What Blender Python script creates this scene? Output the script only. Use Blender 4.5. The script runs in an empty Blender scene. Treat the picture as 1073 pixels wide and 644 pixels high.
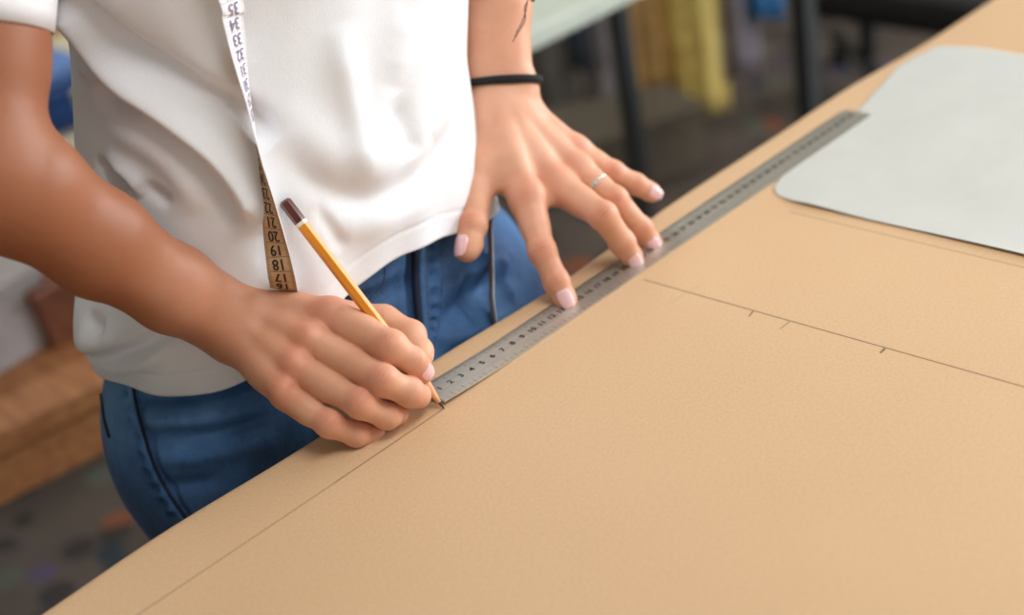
import bpy, bmesh, math, random
import numpy as np
from mathutils import Vector, Matrix
from mathutils.bvhtree import BVHTree

# ---------------------------------------------------------------- camera model (table plane z = 0, ruler along +X)
TZ = 0.90                       # table height above the floor
F, CX, CY = 1500.0, 536.5, 322.0
_p, _r, _y = map(math.radians, (29.6, 10.5, 51.1))
_up = np.array([-math.sin(_r)*math.cos(_p), -math.cos(_r)*math.cos(_p), -math.sin(_p)])
_h = np.array([0, 0, 1.0]); _h = _h-_up*(_h@_up); _h /= np.linalg.norm(_h)
_rt = np.cross(_h, _up)
if _rt[0] < 0: _rt = -_rt
_X = _h*math.cos(_y)+_rt*math.sin(_y); _Y = np.cross(_up, _X)
_O = .974*np.array([(465-CX)/F, (428-CY)/F, 1])
CAM = np.array([-(_O@_X), -(_O@_Y), -(_O@_up)])
ROT = np.array([_X, _Y, _up])                                        # camera coords (x right, y down, z fwd) to table coords

def D(px, py, d):                                                    # point seen at a pixel, at a measured distance
    return ROT@(d*np.array([(px-CX)/F, (py-CY)/F, 1])-_O)
def on(px, py, v=0.0, ax=2):                                         # point seen at a pixel, on the plane coordinate[ax] = v
    a = D(px, py, 1)-CAM; return CAM+a*((v-CAM[ax])/a[ax])
def V(a): return np.array(a, float)
def nrm(a): a = V(a); return a/np.linalg.norm(a)

rng = random.Random(5)
scene = bpy.context.scene
col = scene.collection
OFF = V((0, 0, TZ))

# ---------------------------------------------------------------- materials
def lin(c):
    return tuple([((x/255)/12.92 if x/255 <= .04045 else ((x/255+.055)/1.055)**2.4) for x in c]+[1.0])
def mat(name, c, rough=.6, metal=0.0, **kw):
    m = bpy.data.materials.new(name); m.use_nodes = True
    b = m.node_tree.nodes['Principled BSDF']
    b.inputs['Base Color'].default_value = lin(c); b.inputs['Roughness'].default_value = rough; b.inputs['Metallic'].default_value = metal
    for k, v in kw.items(): b.inputs[k.replace('_', ' ')].default_value = v
    return m
def N(m, t, **kw):
    n = m.node_tree.nodes.new(t)
    for k, v in kw.items(): setattr(n, k, v)
    return n
def L(m, a, b): m.node_tree.links.new(a, b)
def B(m): return m.node_tree.nodes['Principled BSDF']
def noise(m, scale, detail=4, rough=.55, coord='Object', vec=None, stretch=None):
    if vec is None:
        tc = N(m, 'ShaderNodeTexCoord'); vec = tc.outputs[coord]
    if stretch:
        mp = N(m, 'ShaderNodeMapping'); mp.inputs['Scale'].default_value = stretch; L(m, vec, mp.inputs['Vector']); vec = mp.outputs[0]
    n = N(m, 'ShaderNodeTexNoise'); n.inputs['Scale'].default_value = scale; n.inputs['Detail'].default_value = detail; n.inputs['Roughness'].default_value = rough
    L(m, vec, n.inputs['Vector']); return n.outputs['Fac']
def ramp(m, fac, stops):
    r = N(m, 'ShaderNodeValToRGB'); L(m, fac, r.inputs['Fac'])
    e = r.color_ramp.elements
    while len(e) < len(stops): e.new(.5)
    for i, (p, c) in enumerate(stops): e[i].position = p; e[i].color = c if len(c) == 4 else lin(c)
    return r.outputs['Color']
def mix(m, fac, a, b, mode='MIX'):
    x = N(m, 'ShaderNodeMix', data_type='RGBA', blend_type=mode)
    for s, v in ((x.inputs['Factor'], fac), (x.inputs['A'], a), (x.inputs['B'], b)):
        if hasattr(v, 'is_linked'): L(m, v, s)
        else: s.default_value = v
    return x.outputs['Result']
def math_(m, op, a, b=0.0, clamp=False):
    x = N(m, 'ShaderNodeMath', operation=op, use_clamp=clamp)
    for s, v in ((x.inputs[0], a), (x.inputs[1], b)):
        if hasattr(v, 'is_linked'): L(m, v, s)
        else: s.default_value = v
    return x.outputs[0]
def bump(m, h, strength=.3, dist=.001, normal=None):
    b = N(m, 'ShaderNodeBump'); b.inputs['Strength'].default_value = strength; b.inputs['Distance'].default_value = dist
    L(m, h, b.inputs['Height'])
    if normal: L(m, normal, b.inputs['Normal'])
    L(m, b.outputs[0], B(m).inputs['Normal']); return b.outputs[0]
def color(m, c): L(m, c, B(m).inputs['Base Color'])
def speckled(name, c, amt=.12, scale=300, rough=.8, bstr=.15, bdist=.0006, stretch=None):
    m = mat(name, c, rough); f = noise(m, scale, stretch=stretch)
    lo = tuple(x*(1-amt) for x in c); hi = tuple(min(255, x*(1+amt)) for x in c)
    color(m, ramp(m, f, [(.3, lo), (.7, hi)])); bump(m, f, bstr, bdist); return m

# ---------------------------------------------------------------- mesh helpers
def link(o, parent=None):
    col.objects.link(o)
    if parent is not None: o.parent = parent
    return o
def mesh_obj(name, v, f, m, parent=None, smooth=True, off=True):
    me = bpy.data.meshes.new(name)
    v = np.asarray(v, float)
    if off: v = v+OFF
    me.from_pydata([tuple(x) for x in v], [], [tuple(int(i) for i in x) for x in f])
    if smooth: me.shade_smooth()
    for mm in (m if isinstance(m, (list, tuple)) else [m]): me.materials.append(mm)
    me.update()
    return link(bpy.data.objects.new(name, me), parent)
class MB:
    def __init__(s): s.v = []; s.f = []; s.mi = []
    def add(s, v, f, mi=0):
        n = len(s.v); s.v += [tuple(map(float, x)) for x in v]; s.f += [tuple(i+n for i in q) for q in f]; s.mi += [mi]*len(f)
    def box(s, c, size, R=None, mi=0, bevel=0.0):
        bm = bmesh.new(); bmesh.ops.create_cube(bm, size=1)
        for w in bm.verts: w.co = Vector((w.co.x*size[0], w.co.y*size[1], w.co.z*size[2]))
        if bevel: bmesh.ops.bevel(bm, geom=list(bm.edges), offset=bevel, segments=2, affect='EDGES', profile=.5)
        if R is not None: bm.transform(R)
        bm.verts.index_update()
        s.add([w.co+Vector(c) for w in bm.verts], [[w.index for w in q.verts] for q in bm.faces], mi); bm.free()
    def tube(s, pts, r, n=10, cap=True, mi=0, sx=1, sy=1, ref=(0, 0, 1)):
        P = [V(p) for p in pts]; rs = r if isinstance(r, (list, tuple)) else [r]*len(P)
        vs = []; fs = []; u = None
        for i, p in enumerate(P):
            t = nrm(P[min(i+1, len(P)-1)]-P[max(i-1, 0)])
            if u is None:
                u = np.cross(t, V(ref))
                if np.linalg.norm(u) < 1e-3: u = np.cross(t, V((1, 0, 0)))
            u = nrm(u-t*(u@t)); w = np.cross(t, u)
            for k in range(n):
                a = 2*math.pi*k/n; vs.append(p+rs[i]*(u*math.cos(a)*sx+w*math.sin(a)*sy))
        for i in range(len(P)-1):
            for k in range(n): fs.append((i*n+k, i*n+(k+1) % n, (i+1)*n+(k+1) % n, (i+1)*n+k))
        if cap: fs.append(tuple(range(n))[::-1]); fs.append(tuple((len(P)-1)*n+k for k in range(n)))
        s.add(vs, fs, mi)
    def lathe(s, prof, c=(0, 0, 0), n=32, mi=0):
        vs = []; fs = []
        for (r, z) in prof:
            for k in range(n): a = 2*math.pi*k/n; vs.append((c[0]+r*math.cos(a), c[1]+r*math.sin(a), c[2]+z))
        for i in range(len(prof)-1):
            for k in range(n): fs.append((i*n+k, i*n+(k+1) % n, (i+1)*n+(k+1) % n, (i+1)*n+k))
        fs.append(tuple(range(n))[::-1]); fs.append(tuple((len(prof)-1)*n+k for k in range(n)))
        s.add(vs, fs, mi)
    def build(s, name, m, parent=None, smooth=False, off=True):
        o = mesh_obj(name, s.v, s.f, m, parent, smooth, off)
        if any(s.mi): o.data.polygons.foreach_set('material_index', s.mi)
        if smooth == 'auto':
            o.data.shade_smooth()
            try: o.data.set_sharp_from_angle(angle=math.radians(35))
            except Exception: pass
        return o
def tag(o, label, cat, group=None):
    o['label'] = label; o['category'] = cat
    if group: o['group'] = group
    return o
def structure(o): o['kind'] = 'structure'; return o
def empty(name, loc):
    o = bpy.data.objects.new(name, None); o.location = tuple(V(loc)+OFF); col.objects.link(o); return o
def keep(parent, o):                                                  # parts built in world space under an Empty
    o.matrix_parent_inverse = Matrix.Translation(-Vector(parent.location)); return o
def part(root, o): o.parent = root; return keep(root, o)
def catmull(P, n=8):
    P = [V(p) for p in P]; out = []
    Q = [2*P[0]-P[1]]+P+[2*P[-1]-P[-2]]
    for i in range(1, len(Q)-2):
        for k in range(n):
            t = k/n; a, b, c, d = Q[i-1], Q[i], Q[i+1], Q[i+2]
            out.append(.5*((2*b)+(-a+c)*t+(2*a-5*b+4*c-d)*t*t+(-a+3*b-3*c+d)*t**3))
    out.append(P[-1]); return out
def bvh_of(o):
    me = o.data; return BVHTree.FromPolygons([tuple(v.co) for v in me.vertices], [tuple(p.vertices) for p in me.polygons])
def hit(bvh, px, py, lift=0.0):                                       # where the line of sight of a pixel meets a surface
    a = CAM+OFF; d = nrm(D(px, py, 1)-CAM)
    r = bvh.ray_cast(Vector(a), Vector(d))
    if r[0] is None: return None
    return V(r[0])-OFF-d*lift

# ---------------------------------------------------------------- implicit surfaces (bodies and trousers)
def rc(p, a, b, ra, rb):
    a = V(a); b = V(b); ab = b-a
    q = p-a; t = np.clip((q@ab)/(ab@ab), 0, 1); q = q-t[:, None]*ab
    return np.sqrt(np.einsum('ij,ij->i', q, q))-(ra+(rb-ra)*t)
def sph(p, c, r):
    q = p-V(c); return np.sqrt(np.einsum('ij,ij->i', q, q))-r
def ell(p, c, r, R=None):
    q = p-V(c)
    if R is not None: q = q@R
    r = V(r); k0 = np.linalg.norm(q/r, axis=1); k1 = np.linalg.norm(q/(r*r), axis=1)+1e-9
    return k0*(k0-1)/k1
def smin(a, b, k):
    h = np.maximum(k-np.abs(a-b), 0)/k
    return np.minimum(a, b)-h*h*k*.25
def smax(a, b, k): return -smin(-a, -b, k)
def surface(sdf, lo, hi, h, project=2):
    lo = V(lo); hi = V(hi); B_ = 8
    nb = np.ceil((hi-lo)/(h*B_)).astype(int); n = nb*B_
    I = np.stack(np.meshgrid(*[np.arange(k) for k in nb], indexing='ij'), -1).reshape(-1, 3)
    cen = lo+(I*B_+(B_-1)/2)*h
    d = np.concatenate([sdf(c) for c in np.array_split(cen, max(1, len(cen)//200000))])
    act = np.abs(d) < h*B_*.87+.0025
    G = np.where(d > 0, 1.0, -1.0).astype(np.float32).reshape(nb)
    G = np.repeat(np.repeat(np.repeat(G, B_, 0), B_, 1), B_, 2)
    o = np.stack(np.meshgrid(*[np.arange(B_)]*3, indexing='ij'), -1).reshape(-1, 3)
    A = I[act]
    for ch in np.array_split(A, max(1, len(A)//400)):
        idx = (ch[:, None, :]*B_+o[None]).reshape(-1, 3)
        G[idx[:, 0], idx[:, 1], idx[:, 2]] = sdf(lo+idx*h)
    neg = G < 0; ny, nz = G.shape[1], G.shape[2]
    pts = []; cells = []; quads = []
    for ax in range(3):
        sl0 = [slice(None)]*3; sl1 = [slice(None)]*3; sl0[ax] = slice(0, -1); sl1[ax] = slice(1, None)
        E = np.argwhere(neg[tuple(sl0)] != neg[tuple(sl1)])
        o1, o2 = [k for k in range(3) if k != ax]
        E = E[(E[:, o1] > 0) & (E[:, o2] > 0)]
        E2 = E.copy(); E2[:, ax] += 1
        g0 = G[E[:, 0], E[:, 1], E[:, 2]]; g1 = G[E2[:, 0], E2[:, 1], E2[:, 2]]
        t = g0/(g0-g1); P = E.astype(float); P[:, ax] += t
        q = []
        for (a, b) in ((0, 0), (1, 0), (1, 1), (0, 1)):
            c = E.copy(); c[:, o1] -= a; c[:, o2] -= b
            q.append((c[:, 0]*ny+c[:, 1])*nz+c[:, 2])
        q = np.stack(q, 1)
        flip = (g0 < 0) ^ (ax == 1)
        qq = np.where(flip[:, None], q[:, ::-1], q)
        quads.append(qq); cells.append(q.reshape(-1)); pts.append(np.repeat(P, 4, 0))
    cells = np.concatenate(cells); pts = np.concatenate(pts); quads = np.concatenate(quads)
    u, inv = np.unique(cells, return_inverse=True); cnt = np.bincount(inv)
    v = np.stack([np.bincount(inv, pts[:, k])/cnt for k in range(3)], 1)
    v = lo+v*h; f = np.searchsorted(u, quads)
    for _ in range(project):
        e = h*.5; dd = sdf(v)
        g = np.stack([sdf(v+np.eye(3)[k]*e)-sdf(v-np.eye(3)[k]*e) for k in range(3)], 1)/(2*e)
        g2 = (g*g).sum(1)+1e-6
        st = g*np.clip(dd/g2, -h*.7, h*.7)[:, None]; v = v-st
    return v, f[:, ::-1]
def point_attr(o, name, val):
    a = o.data.attributes.new(name, 'FLOAT', 'POINT'); a.data.foreach_set('value', np.asarray(val, np.float32))
# ---------------------------------------------------------------- the person: skin
def basis(axis, dorsal):
    a = nrm(axis); d = nrm(V(dorsal)-a*(V(dorsal)@a)); return a, d, np.cross(a, d)
def finger(p, J, R, dors, knob=1.0):
    d = rc(p, J[0], J[1], R[0], R[1])
    d = smin(d, rc(p, J[1], J[2], R[1]*1.0, R[2]*1.0), .004)
    d = smin(d, rc(p, J[2], J[3], R[2]*1.0, R[3]), .004)
    m_ = J[0]*.45+J[1]*.55-dors[1]*.0016                             # the fleshy underside of the first segment
    d = smin(d, rc(p, J[0]-dors[0]*.001, m_, R[0]*1.0, R[1]*1.02), .005)
    for i, s in ((1, knob), (2, knob*.5)):
        d = smin(d, sph(p, (J[i]+dors[i]*.0014*s), 0)-R[i]*.95, .004)
    a = nrm(J[3]-J[2])                                                # the pad of the fingertip
    c = J[3]-a*.004-dors[3]*.0016
    d = smin(d, sph(p, c, 0)-R[3]*.98, .004)
    return d
def dorsals(J, hint):
    out = []
    for i in range(4):
        a = J[min(i+1, 3)]-J[max(i-1, 0)]; out.append(basis(a, hint)[1])
    return out
def cam_dir(p): return nrm(CAM-V(p))
class Hand: pass

# right hand: closed around the pencil, little finger side resting on the paper
rh = Hand()
rh.J = [[D(348, 331, .978), D(409, 364, .948), D(433, 379, .953), D(443.5, 389.5, .9595)],
        [D(327, 358, .965), D(402, 399, .937), D(429, 411, .947), D(438, 415, .966)],
        [D(311, 385, .957), D(378, 423, .937), D(405, 435, .950), D(415, 433, .968)],
        [D(299, 413, .953), D(345, 444, .942), D(373, 454, .9500), D(392, 452, .962)]]
rh.R = [[.0117, .0114, .0090, .0077], [.0104, .0101, .0092, .0083], [.0097, .0095, .0088, .0080], [.0090, .0088, .0082, .0076]]
rh.wrist = D(245, 337, .985)
rh.thumb = [D(268, 318, 1.005), D(352, 334, 1.005), D(402, 336, 1.0), D(430, 351, .994), D(440, 374, .979)]
rh.TR = [.0145, .0135, .0110, .0105, .0088]
rh.back = nrm(np.cross(rh.J[0][0]-rh.J[3][0], rh.J[1][0]-rh.wrist)); 
if rh.back@cam_dir(rh.wrist) < 0: rh.back = -rh.back
# left hand: fingers spread, four touching down along the ruler, little finger lifted
lh = Hand()
lh.J = [[D(552, 207, 1.092), D(568, 263, 1.072), D(583, 295, 1.071), D(593, 315, 1.069)],
        [D(583, 194, 1.108), D(632, 226, 1.082), D(652, 254, 1.096), D(663, 271, 1.106)],
        [D(604, 179, 1.122), D(644, 209, 1.108), D(671, 239, 1.121), D(684, 256, 1.128)],
        [D(602, 158, 1.140), D(642, 181, 1.138), D(666, 193, 1.142), D(684, 202, 1.147)]]
lh.R = [[.0120, .0102, .0093, .0083], [.0122, .0106, .0095, .0082], [.0114, .0100, .0089, .0078], [.0104, .0092, .0082, .0072]]
lh.wrist = D(524, 108, 1.128)
lh.thumb = [D(512, 128, 1.125), D(505, 172, 1.105), D(500, 200, 1.095), D(496, 236, 1.078), D(489, 262, 1.070)]
lh.TR = [.0160, .0148, .0120, .0108, .0092]
lh.back = nrm(np.cross(lh.J[0][0]-lh.J[3][0], lh.J[1][0]-lh.wrist))
if lh.back@cam_dir(lh.wrist) < 0: lh.back = -lh.back

def finger_hints(h, right):
    out = []
    for i in range(4):
        J = h.J[i]; c = cam_dir(J[2])
        out.append(nrm(c+V((0, 0, .55))+.5*h.back) if right else nrm(c*1.0+V((0, 0, .25))))
    return out
rh.hint = finger_hints(rh, True); rh.tiphint = [cam_dir(rh.J[0][3])+.35*(ROT@V((1, -.3, 0))), V((.2, .8, -.9)), V((.3, .5, -.6)), None]; lh.hint = finger_hints(lh, False)
rh.dors = [dorsals(J, hh) for J, hh in zip(rh.J, rh.hint)]; lh.dors = [dorsals(J, hh) for J, hh in zip(lh.J, lh.hint)]
rh.thint = nrm(V((.25, 1.0, .25))); lh.thint = nrm(cam_dir(lh.thumb[3])-.85*(ROT@V((1, 0, 0))))
for h in (rh, lh): h.tdors = dorsals(h.thumb[1:], h.thint)
for i in (0, 1, 2): rh.dors[i][3] = basis(rh.J[i][3]-rh.J[i][2], rh.tiphint[i])[1]

def hand_sdf(p, h, right):
    ac = nrm(h.J[3][0]-h.J[0][0]); f = None
    for i in range(4):
        g = finger(p, h.J[i], h.R[i], h.dors[i], (.5 if i == 0 else 1.9) if right else .5)
        f = g if f is None else smin(f, g, .0012)
    # back of the hand: four metacarpals fanning out from the wrist, filled palm
    d = None
    root = [h.wrist+ac*(-.017+.0105*i)+nrm(h.J[1][0]-h.wrist)*.012 for i in range(4)]
    for i in range(4):
        g = rc(p, root[i], h.J[i][0]-h.back*.002, .0150 if i < 3 else .0135, h.R[i][0]*1.08)
        d = g if d is None else smin(d, g, .010)
    mid = (h.J[1][0]+h.J[2][0]+h.wrist)/3
    pl = mid-h.back*.010
    d = smin(d, rc(p, pl-ac*.012, pl+ac*.016, .0125, .0125), .014)
    for i in range(3):                                                # webs between neighbouring knuckles
        e = .10 if right else .17; dn = .006 if right else .003
        a = h.J[i][0]*(1-e)+h.J[i][1]*e-h.back*dn; b = h.J[i+1][0]*(1-e)+h.J[i+1][1]*e-h.back*dn
        d = smin(d, rc(p, a, b, .0055 if right else .0066, .0055 if right else .0066), .006)
    for i in range(4):                                                # knuckle heads and tendons
        d = smin(d, sph(p, (h.J[i][0]+h.back*(.0046 if right else .0022)), 0)-h.R[i][0]*(.92 if right else 1.0), .007)
        k = h.back*(.0092 if not right else .0085)
        d = smin(d, rc(p, root[i]+k, h.J[i][0]+h.back*(.0078 if not right else .0068), .0025, .0030), .009)
    # thumb with its ball and the fold of skin to the index finger
    T = h.thumb; t = rc(p, T[0], T[1], h.TR[0], h.TR[1])
    t = smin(t, rc(p, T[1], T[2], h.TR[1]*.95, h.TR[2]), .006)
    u = rc(p, T[2], T[3], h.TR[2], h.TR[3]*.96)
    u = smin(u, rc(p, T[3], T[4], h.TR[3]*.98, h.TR[4]), .003)
    a = nrm(T[4]-T[3]); u = smin(u, sph(p, (T[4]-a*.005-h.tdors[3]*.002), 0)-h.TR[4]*1.05, .004)
    u = smin(u, sph(p, (T[3]+h.tdors[2]*.001), 0)-h.TR[3]*.99, .003)
    t = smin(t, u, .004)
    d = smin(d, t, .013)
    w = rc(p, T[1]*.55+T[2]*.45, h.J[0][0]*.8+h.wrist*.2-h.back*.006, .0062, .0075)
    d = smin(d, w, .012)
    return smin(d, f, .0025 if right else .0055)

def arm_sdf(p, pts, radii, ac, wr):
    # two forearm bones that merge into one round section towards the elbow
    n = len(pts); d = None
    for i in range(n-1):
        o0, o1 = wr[i], wr[i+1]
        for s in (-1, 1):
            g = rc(p, pts[i]+ac*s*o0, pts[i+1]+ac*s*o1, radii[i], radii[i+1])
            d = g if d is None else smin(d, g, .014)
    return d

# joints of the arms
r_sh = V((-.050, .205, .52)); l_sh = V((.285, .205, .52))
r_pts = [rh.wrist, D(182, 303, .940), D(105, 256, .892), D(22, 200, .850), D(-22, 184, .838), D(-30, 60, .845), r_sh]
r_rad = [.0185, .0198, .0238, .0300, .0350, .0390, .036]; r_wr = [.0085, .0075, .0085, .0070, .0035, .003, .003]
r_ac = nrm(nrm(rh.J[3][0]-rh.J[0][0]))
l_el = V((.300, .205, .300))
l_pts = [lh.wrist, lh.wrist*.62+l_el*.38, lh.wrist*.3+l_el*.7, l_el, l_sh]
l_rad = [.0185, .0205, .0290, .0350, .038]; l_wr = [.0085, .0070, .0060, .003, .003]
l_ac = nrm(ROT@V((1, .15, 0)))

def near_hand(p, d, h, right):                                        # the hand only matters near the hand
    c = (h.J[1][0]+h.wrist)/2; m = sph(p, c, .155) < 0
    if m.any(): d[m] = smin(d[m], hand_sdf(p[m], h, right), .016)
    return d
def right_side(p):
    d = near_hand(p, arm_sdf(p, r_pts, r_rad, r_ac, r_wr), rh, True)
    c = D(244, 318, .978)                                             # wrist bone
    return smin(d, sph(p, c, 0)-.007, .010)
def left_side(p):
    d = near_hand(p, arm_sdf(p, l_pts, l_rad, l_ac, l_wr), lh, False)
    c = D(549, 88, 1.125)
    return smin(d, sph(p, c, 0)-.009, .012)

HEAD = V((.125, .100, .735))
def trunk(p):                                                         # torso, neck and head, under the clothes and above the frame
    d = ell(p, (.05, .225, .06), (.140, .095, .13))
    d = smin(d, ell(p, (.085, .215, .25), (.120, .082, .17)), .05)
    d = smin(d, ell(p, (.118, .205, .43), (.140, .082, .13)), .05)
    d = smin(d, rc(p, r_sh+V((.02, 0, .0)), l_sh-V((.02, 0, 0)), .044, .044), .05)
    d = smin(d, rc(p, (.12, .20, .52), (.125, .150, .66), .055, .052), .04)
    d = smin(d, ell(p, HEAD+V((0, .02, .03)), (.074, .092, .088)), .02)
    R = np.array(((1, 0, 0), (0, 1, 0), (0, 0, 1.0)))
    d = smin(d, ell(p, HEAD+V((0, -.035, -.045)), (.052, .050, .062)), .03)
    d = smin(d, rc(p, HEAD+V((0, -.078, .008)), HEAD+V((0, -.100, -.030)), .006, .0095), .010)    # nose
    for s in (-1, 1):
        d = smax(d, -ell(p, HEAD+V((s*.029, -.094, .010)), (.016, .012, .009)), .012)          # eye sockets
        d = smin(d, rc(p, HEAD+V((s*.026, -.066, -.020)), HEAD+V((s*.036, -.058, -.024)), .014, .012), .02)   # cheeks
        d = smin(d, rc(p, HEAD+V((s*.016, -.088, .026)), HEAD+V((s*.045, -.070, .026)), .005, .004), .010)
        d = smin(d, ell(p, HEAD+V((s*.076, .012, -.008)), (.007, .017, .028)), .006)              # ears
    d = smin(d, rc(p, HEAD+V((-.018, -.088, -.055)), HEAD+V((.018, -.088, -.055)), .0055, .0055), .006)   # lips
    d = smin(d, rc(p, HEAD+V((-.014, -.085, -.065)), HEAD+V((.014, -.085, -.065)), .0055, .0055), .006)
    return d

def merge(parts):
    vs = []; fs = []; n = 0
    for v, f in parts: vs.append(v); fs.append(f+n); n += len(v)
    return np.concatenate(vs), np.concatenate(fs)
def bounds(P, r):
    P = np.array(P); return P.min(0)-r, P.max(0)+r
H_ARM = .0011
allr = [q for J in rh.J for q in J]+rh.thumb+r_pts[:-1]+[r_sh]
lo, hi = bounds(allr, .055); vr = surface(right_side, lo, hi, H_ARM)
alll = [q for J in lh.J for q in J]+lh.thumb+l_pts
lo, hi = bounds(alll, .055); vl = surface(left_side, lo, hi, H_ARM)
vt = surface(trunk, V((-.24, -.05, -.08)), V((.38, .40, .92)), .005)
bv, bf = merge([vr, vl, vt])

skin = mat('skin', (212, 160, 132), .47)
b = B(skin); b.inputs['Subsurface Weight'].default_value = .22; b.inputs['Subsurface Radius'].default_value = (1.0, .35, .2); b.inputs['Subsurface Scale'].default_value = .004
b.inputs['Specular IOR Level'].default_value = .34
at = N(skin, 'ShaderNodeAttribute', attribute_name='flush'); at2 = N(skin, 'ShaderNodeAttribute', attribute_name='crease'); at_shade = N(skin, 'ShaderNodeAttribute', attribute_name='tan')  # 'tan' is shade painted into the skin colour of the right arm
n1 = noise(skin, 22, 5); n2 = noise(skin, 420, 3); n3 = noise(skin, 160, 4)
c0 = ramp(skin, n1, [(.30, (212, 157, 128)), (.72, (228, 178, 150))])
c0 = mix(skin, math_(skin, 'MULTIPLY', at_shade.outputs['Fac'], .92), c0, lin((142, 86, 55)))
c0 = mix(skin, math_(skin, 'MULTIPLY', n2, .12), c0, lin((170, 100, 75)))
c0 = mix(skin, math_(skin, 'MULTIPLY', at.outputs['Fac'], .55), c0, lin((214, 122, 100)))
c0 = mix(skin, math_(skin, 'MULTIPLY', at2.outputs['Fac'], .45), c0, lin((150, 78, 58)))
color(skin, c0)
hgt = math_(skin, 'ADD', math_(skin, 'MULTIPLY', n2, .35), math_(skin, 'ADD', math_(skin, 'MULTIPLY', n3, .5), math_(skin, 'MULTIPLY', at2.outputs['Fac'], -1.6)))
bump(skin, hgt, .5, .0006)
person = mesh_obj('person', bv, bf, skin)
tag(person, 'person in white t-shirt and jeans marking the paper with a pencil against the ruler', 'person')

def attrs():
    fl = np.zeros(len(bv)); cr = np.zeros(len(bv)); arm_shade = np.zeros(len(bv))
    nr = len(vr[0]); arm_shade[:nr] = 1.0
    arm_shade[:nr] *= .0+1.0*np.clip((np.linalg.norm(bv[:nr]-rh.J[1][1], axis=1)-.05)/.13, 0, 1)  # painted shade deepens from the fingers up the right arm
    arm_shade[nr:nr+len(vl[0])] = .0
    for h, s in ((rh, .8), (lh, .8)):
        for i in range(4):
            for k, w, r in ((0, .7, .012), (1, .9, .009), (2, .5, .007), (3, .55, .008)):
                q = h.J[i][k]+h.dors[i][k]*h.R[i][k]*(1 if k < 3 else .2)
                fl += s*w*np.exp(-((bv-q)**2).sum(1)/(r*r))
        for k, w in ((3, .9), (4, .5)):
            q = h.thumb[k]+h.tdors[k-1]*h.TR[k]; fl += s*w*np.exp(-((bv-q)**2).sum(1)/(.009**2))
        # skin folds across the middle and end joints, deeper on the straight fingers
        for i in range(4):
            for k, ww in ((1, 1.0 if h is lh else .35), (2, .6 if h is lh else .25)):
                a, dd, ss = basis(h.J[i][min(k+1, 3)]-h.J[i][k-1], h.dors[i][k]); q = bv-h.J[i][k]
                al = q@a; de = q@dd; si = q@ss; R_ = h.R[i][k]
                m = (np.abs(al) < .012) & (de > -.2*R_) & (np.linalg.norm(q, axis=1) < R_*2.1)
                for off_, am in ((-.0034, .5), (-.0012, .9), (.0013, 1.0), (.0036, .55)):
                    lc = off_*(1+12*np.abs(si))
                    cr += np.where(m, ww*am*np.exp(-((al-lc)/.00055)**2)*np.clip(1-np.abs(si)/(R_*.95), 0, 1), 0)
        a, dd, ss = basis(h.thumb[4]-h.thumb[2], h.tdors[2]); q = bv-h.thumb[3]
        al = q@a; de = q@dd; si = q@ss; m = (de > 0) & (np.linalg.norm(q, axis=1) < .02)
        for off_, am in ((-.003, .6), (-.0008, 1.0), (.0016, .9), (.004, .5)):
            cr += np.where(m, am*.8*np.exp(-((al-off_)/.0006)**2)*np.clip(1-np.abs(si)/.010, 0, 1), 0)
    point_attr(person, 'flush', np.clip(fl, 0, 1)); point_attr(person, 'crease', np.clip(cr, 0, 1)); point_attr(person, 'tan', arm_shade)  # 'tan' stores the painted arm shade
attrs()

nailm = mat('pink nail polish', (240, 196, 200), .12, Coat_Weight=.6)
pbv = bvh_of(person)
def nail(tip, axis, dors, r, w=.92, ln=.0115, fwd=.0050, name='fingernail', lift=.00045):
    a, d, s = basis(axis, dors); vs = []; fs = []; nu, nv = 11, 15
    def rad(x, dr):
        h_ = pbv.ray_cast(Vector(tip+OFF+a*x+dr*r*1.5), Vector(-dr), r*1.5)
        return (V(h_[0])-OFF-tip-a*x)@dr if h_[0] is not None else r
    xs = [fwd-ln+ln*j/(nv-1) for j in range(nv)]; x1 = .0; x0 = -.005
    for lay in (0, 1):
        for j in range(nv):
            v = j/(nv-1); e = 1-.34*(1-min(1, v/.30))**2-.36*max(0, (v-.72)/.28)**2.2
            for i in range(nu):
                ph = (i/(nu-1)*2-1)*e*math.radians(60)*w; dr = s*math.sin(ph)+d*math.cos(ph)
                if xs[j] <= x1: rr = rad(xs[j], dr)
                else:
                    ra, rb = rad(x0, dr), rad(x1, dr); g = min(0, (rb-ra)/(x1-x0)); rr = rb+g*(xs[j]-x1)-18*(xs[j]-x1)**2
                vs.append(tip+a*xs[j]+dr*(rr+lift-.0006*lay))
    n0 = nu*nv
    for lay in (0, 1):
        for j in range(nv-1):
            for i in range(nu-1):
                q = [lay*n0+j*nu+i, lay*n0+j*nu+i+1, lay*n0+(j+1)*nu+i+1, lay*n0+(j+1)*nu+i]
                fs.append(q if lay == 0 else q[::-1])
    ring = [i for i in range(nu)]+[j*nu+nu-1 for j in range(1, nv)]+[(nv-1)*nu+i for i in range(nu-2, -1, -1)]+[j*nu for j in range(nv-2, 0, -1)]
    for k in range(len(ring)):
        a0, a1 = ring[k], ring[(k+1) % len(ring)]; fs.append([a1, a0, a0+n0, a1+n0])
    o = mesh_obj(name, vs, fs, nailm, person); o['label'] = 'pale pink polished nail'; return o
for h in (rh, lh):
    for i in range(4):
        J = h.J[i]
        if h is rh:
            if i == 0: nail(J[3], J[3]-J[2], h.dors[i][3], h.R[i][3], w=.66, fwd=h.R[i][3]*.50, ln=.0098)
        else: nail(J[3], J[3]-J[2], h.dors[i][3], h.R[i][3], w=.64, fwd=h.R[i][3]*.86, ln=.0145 if i < 3 else .0120)
    nail(h.thumb[4], h.thumb[4]-h.thumb[3], h.tdors[3], h.TR[4], w=.68, fwd=.0088, ln=.0165)

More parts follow.
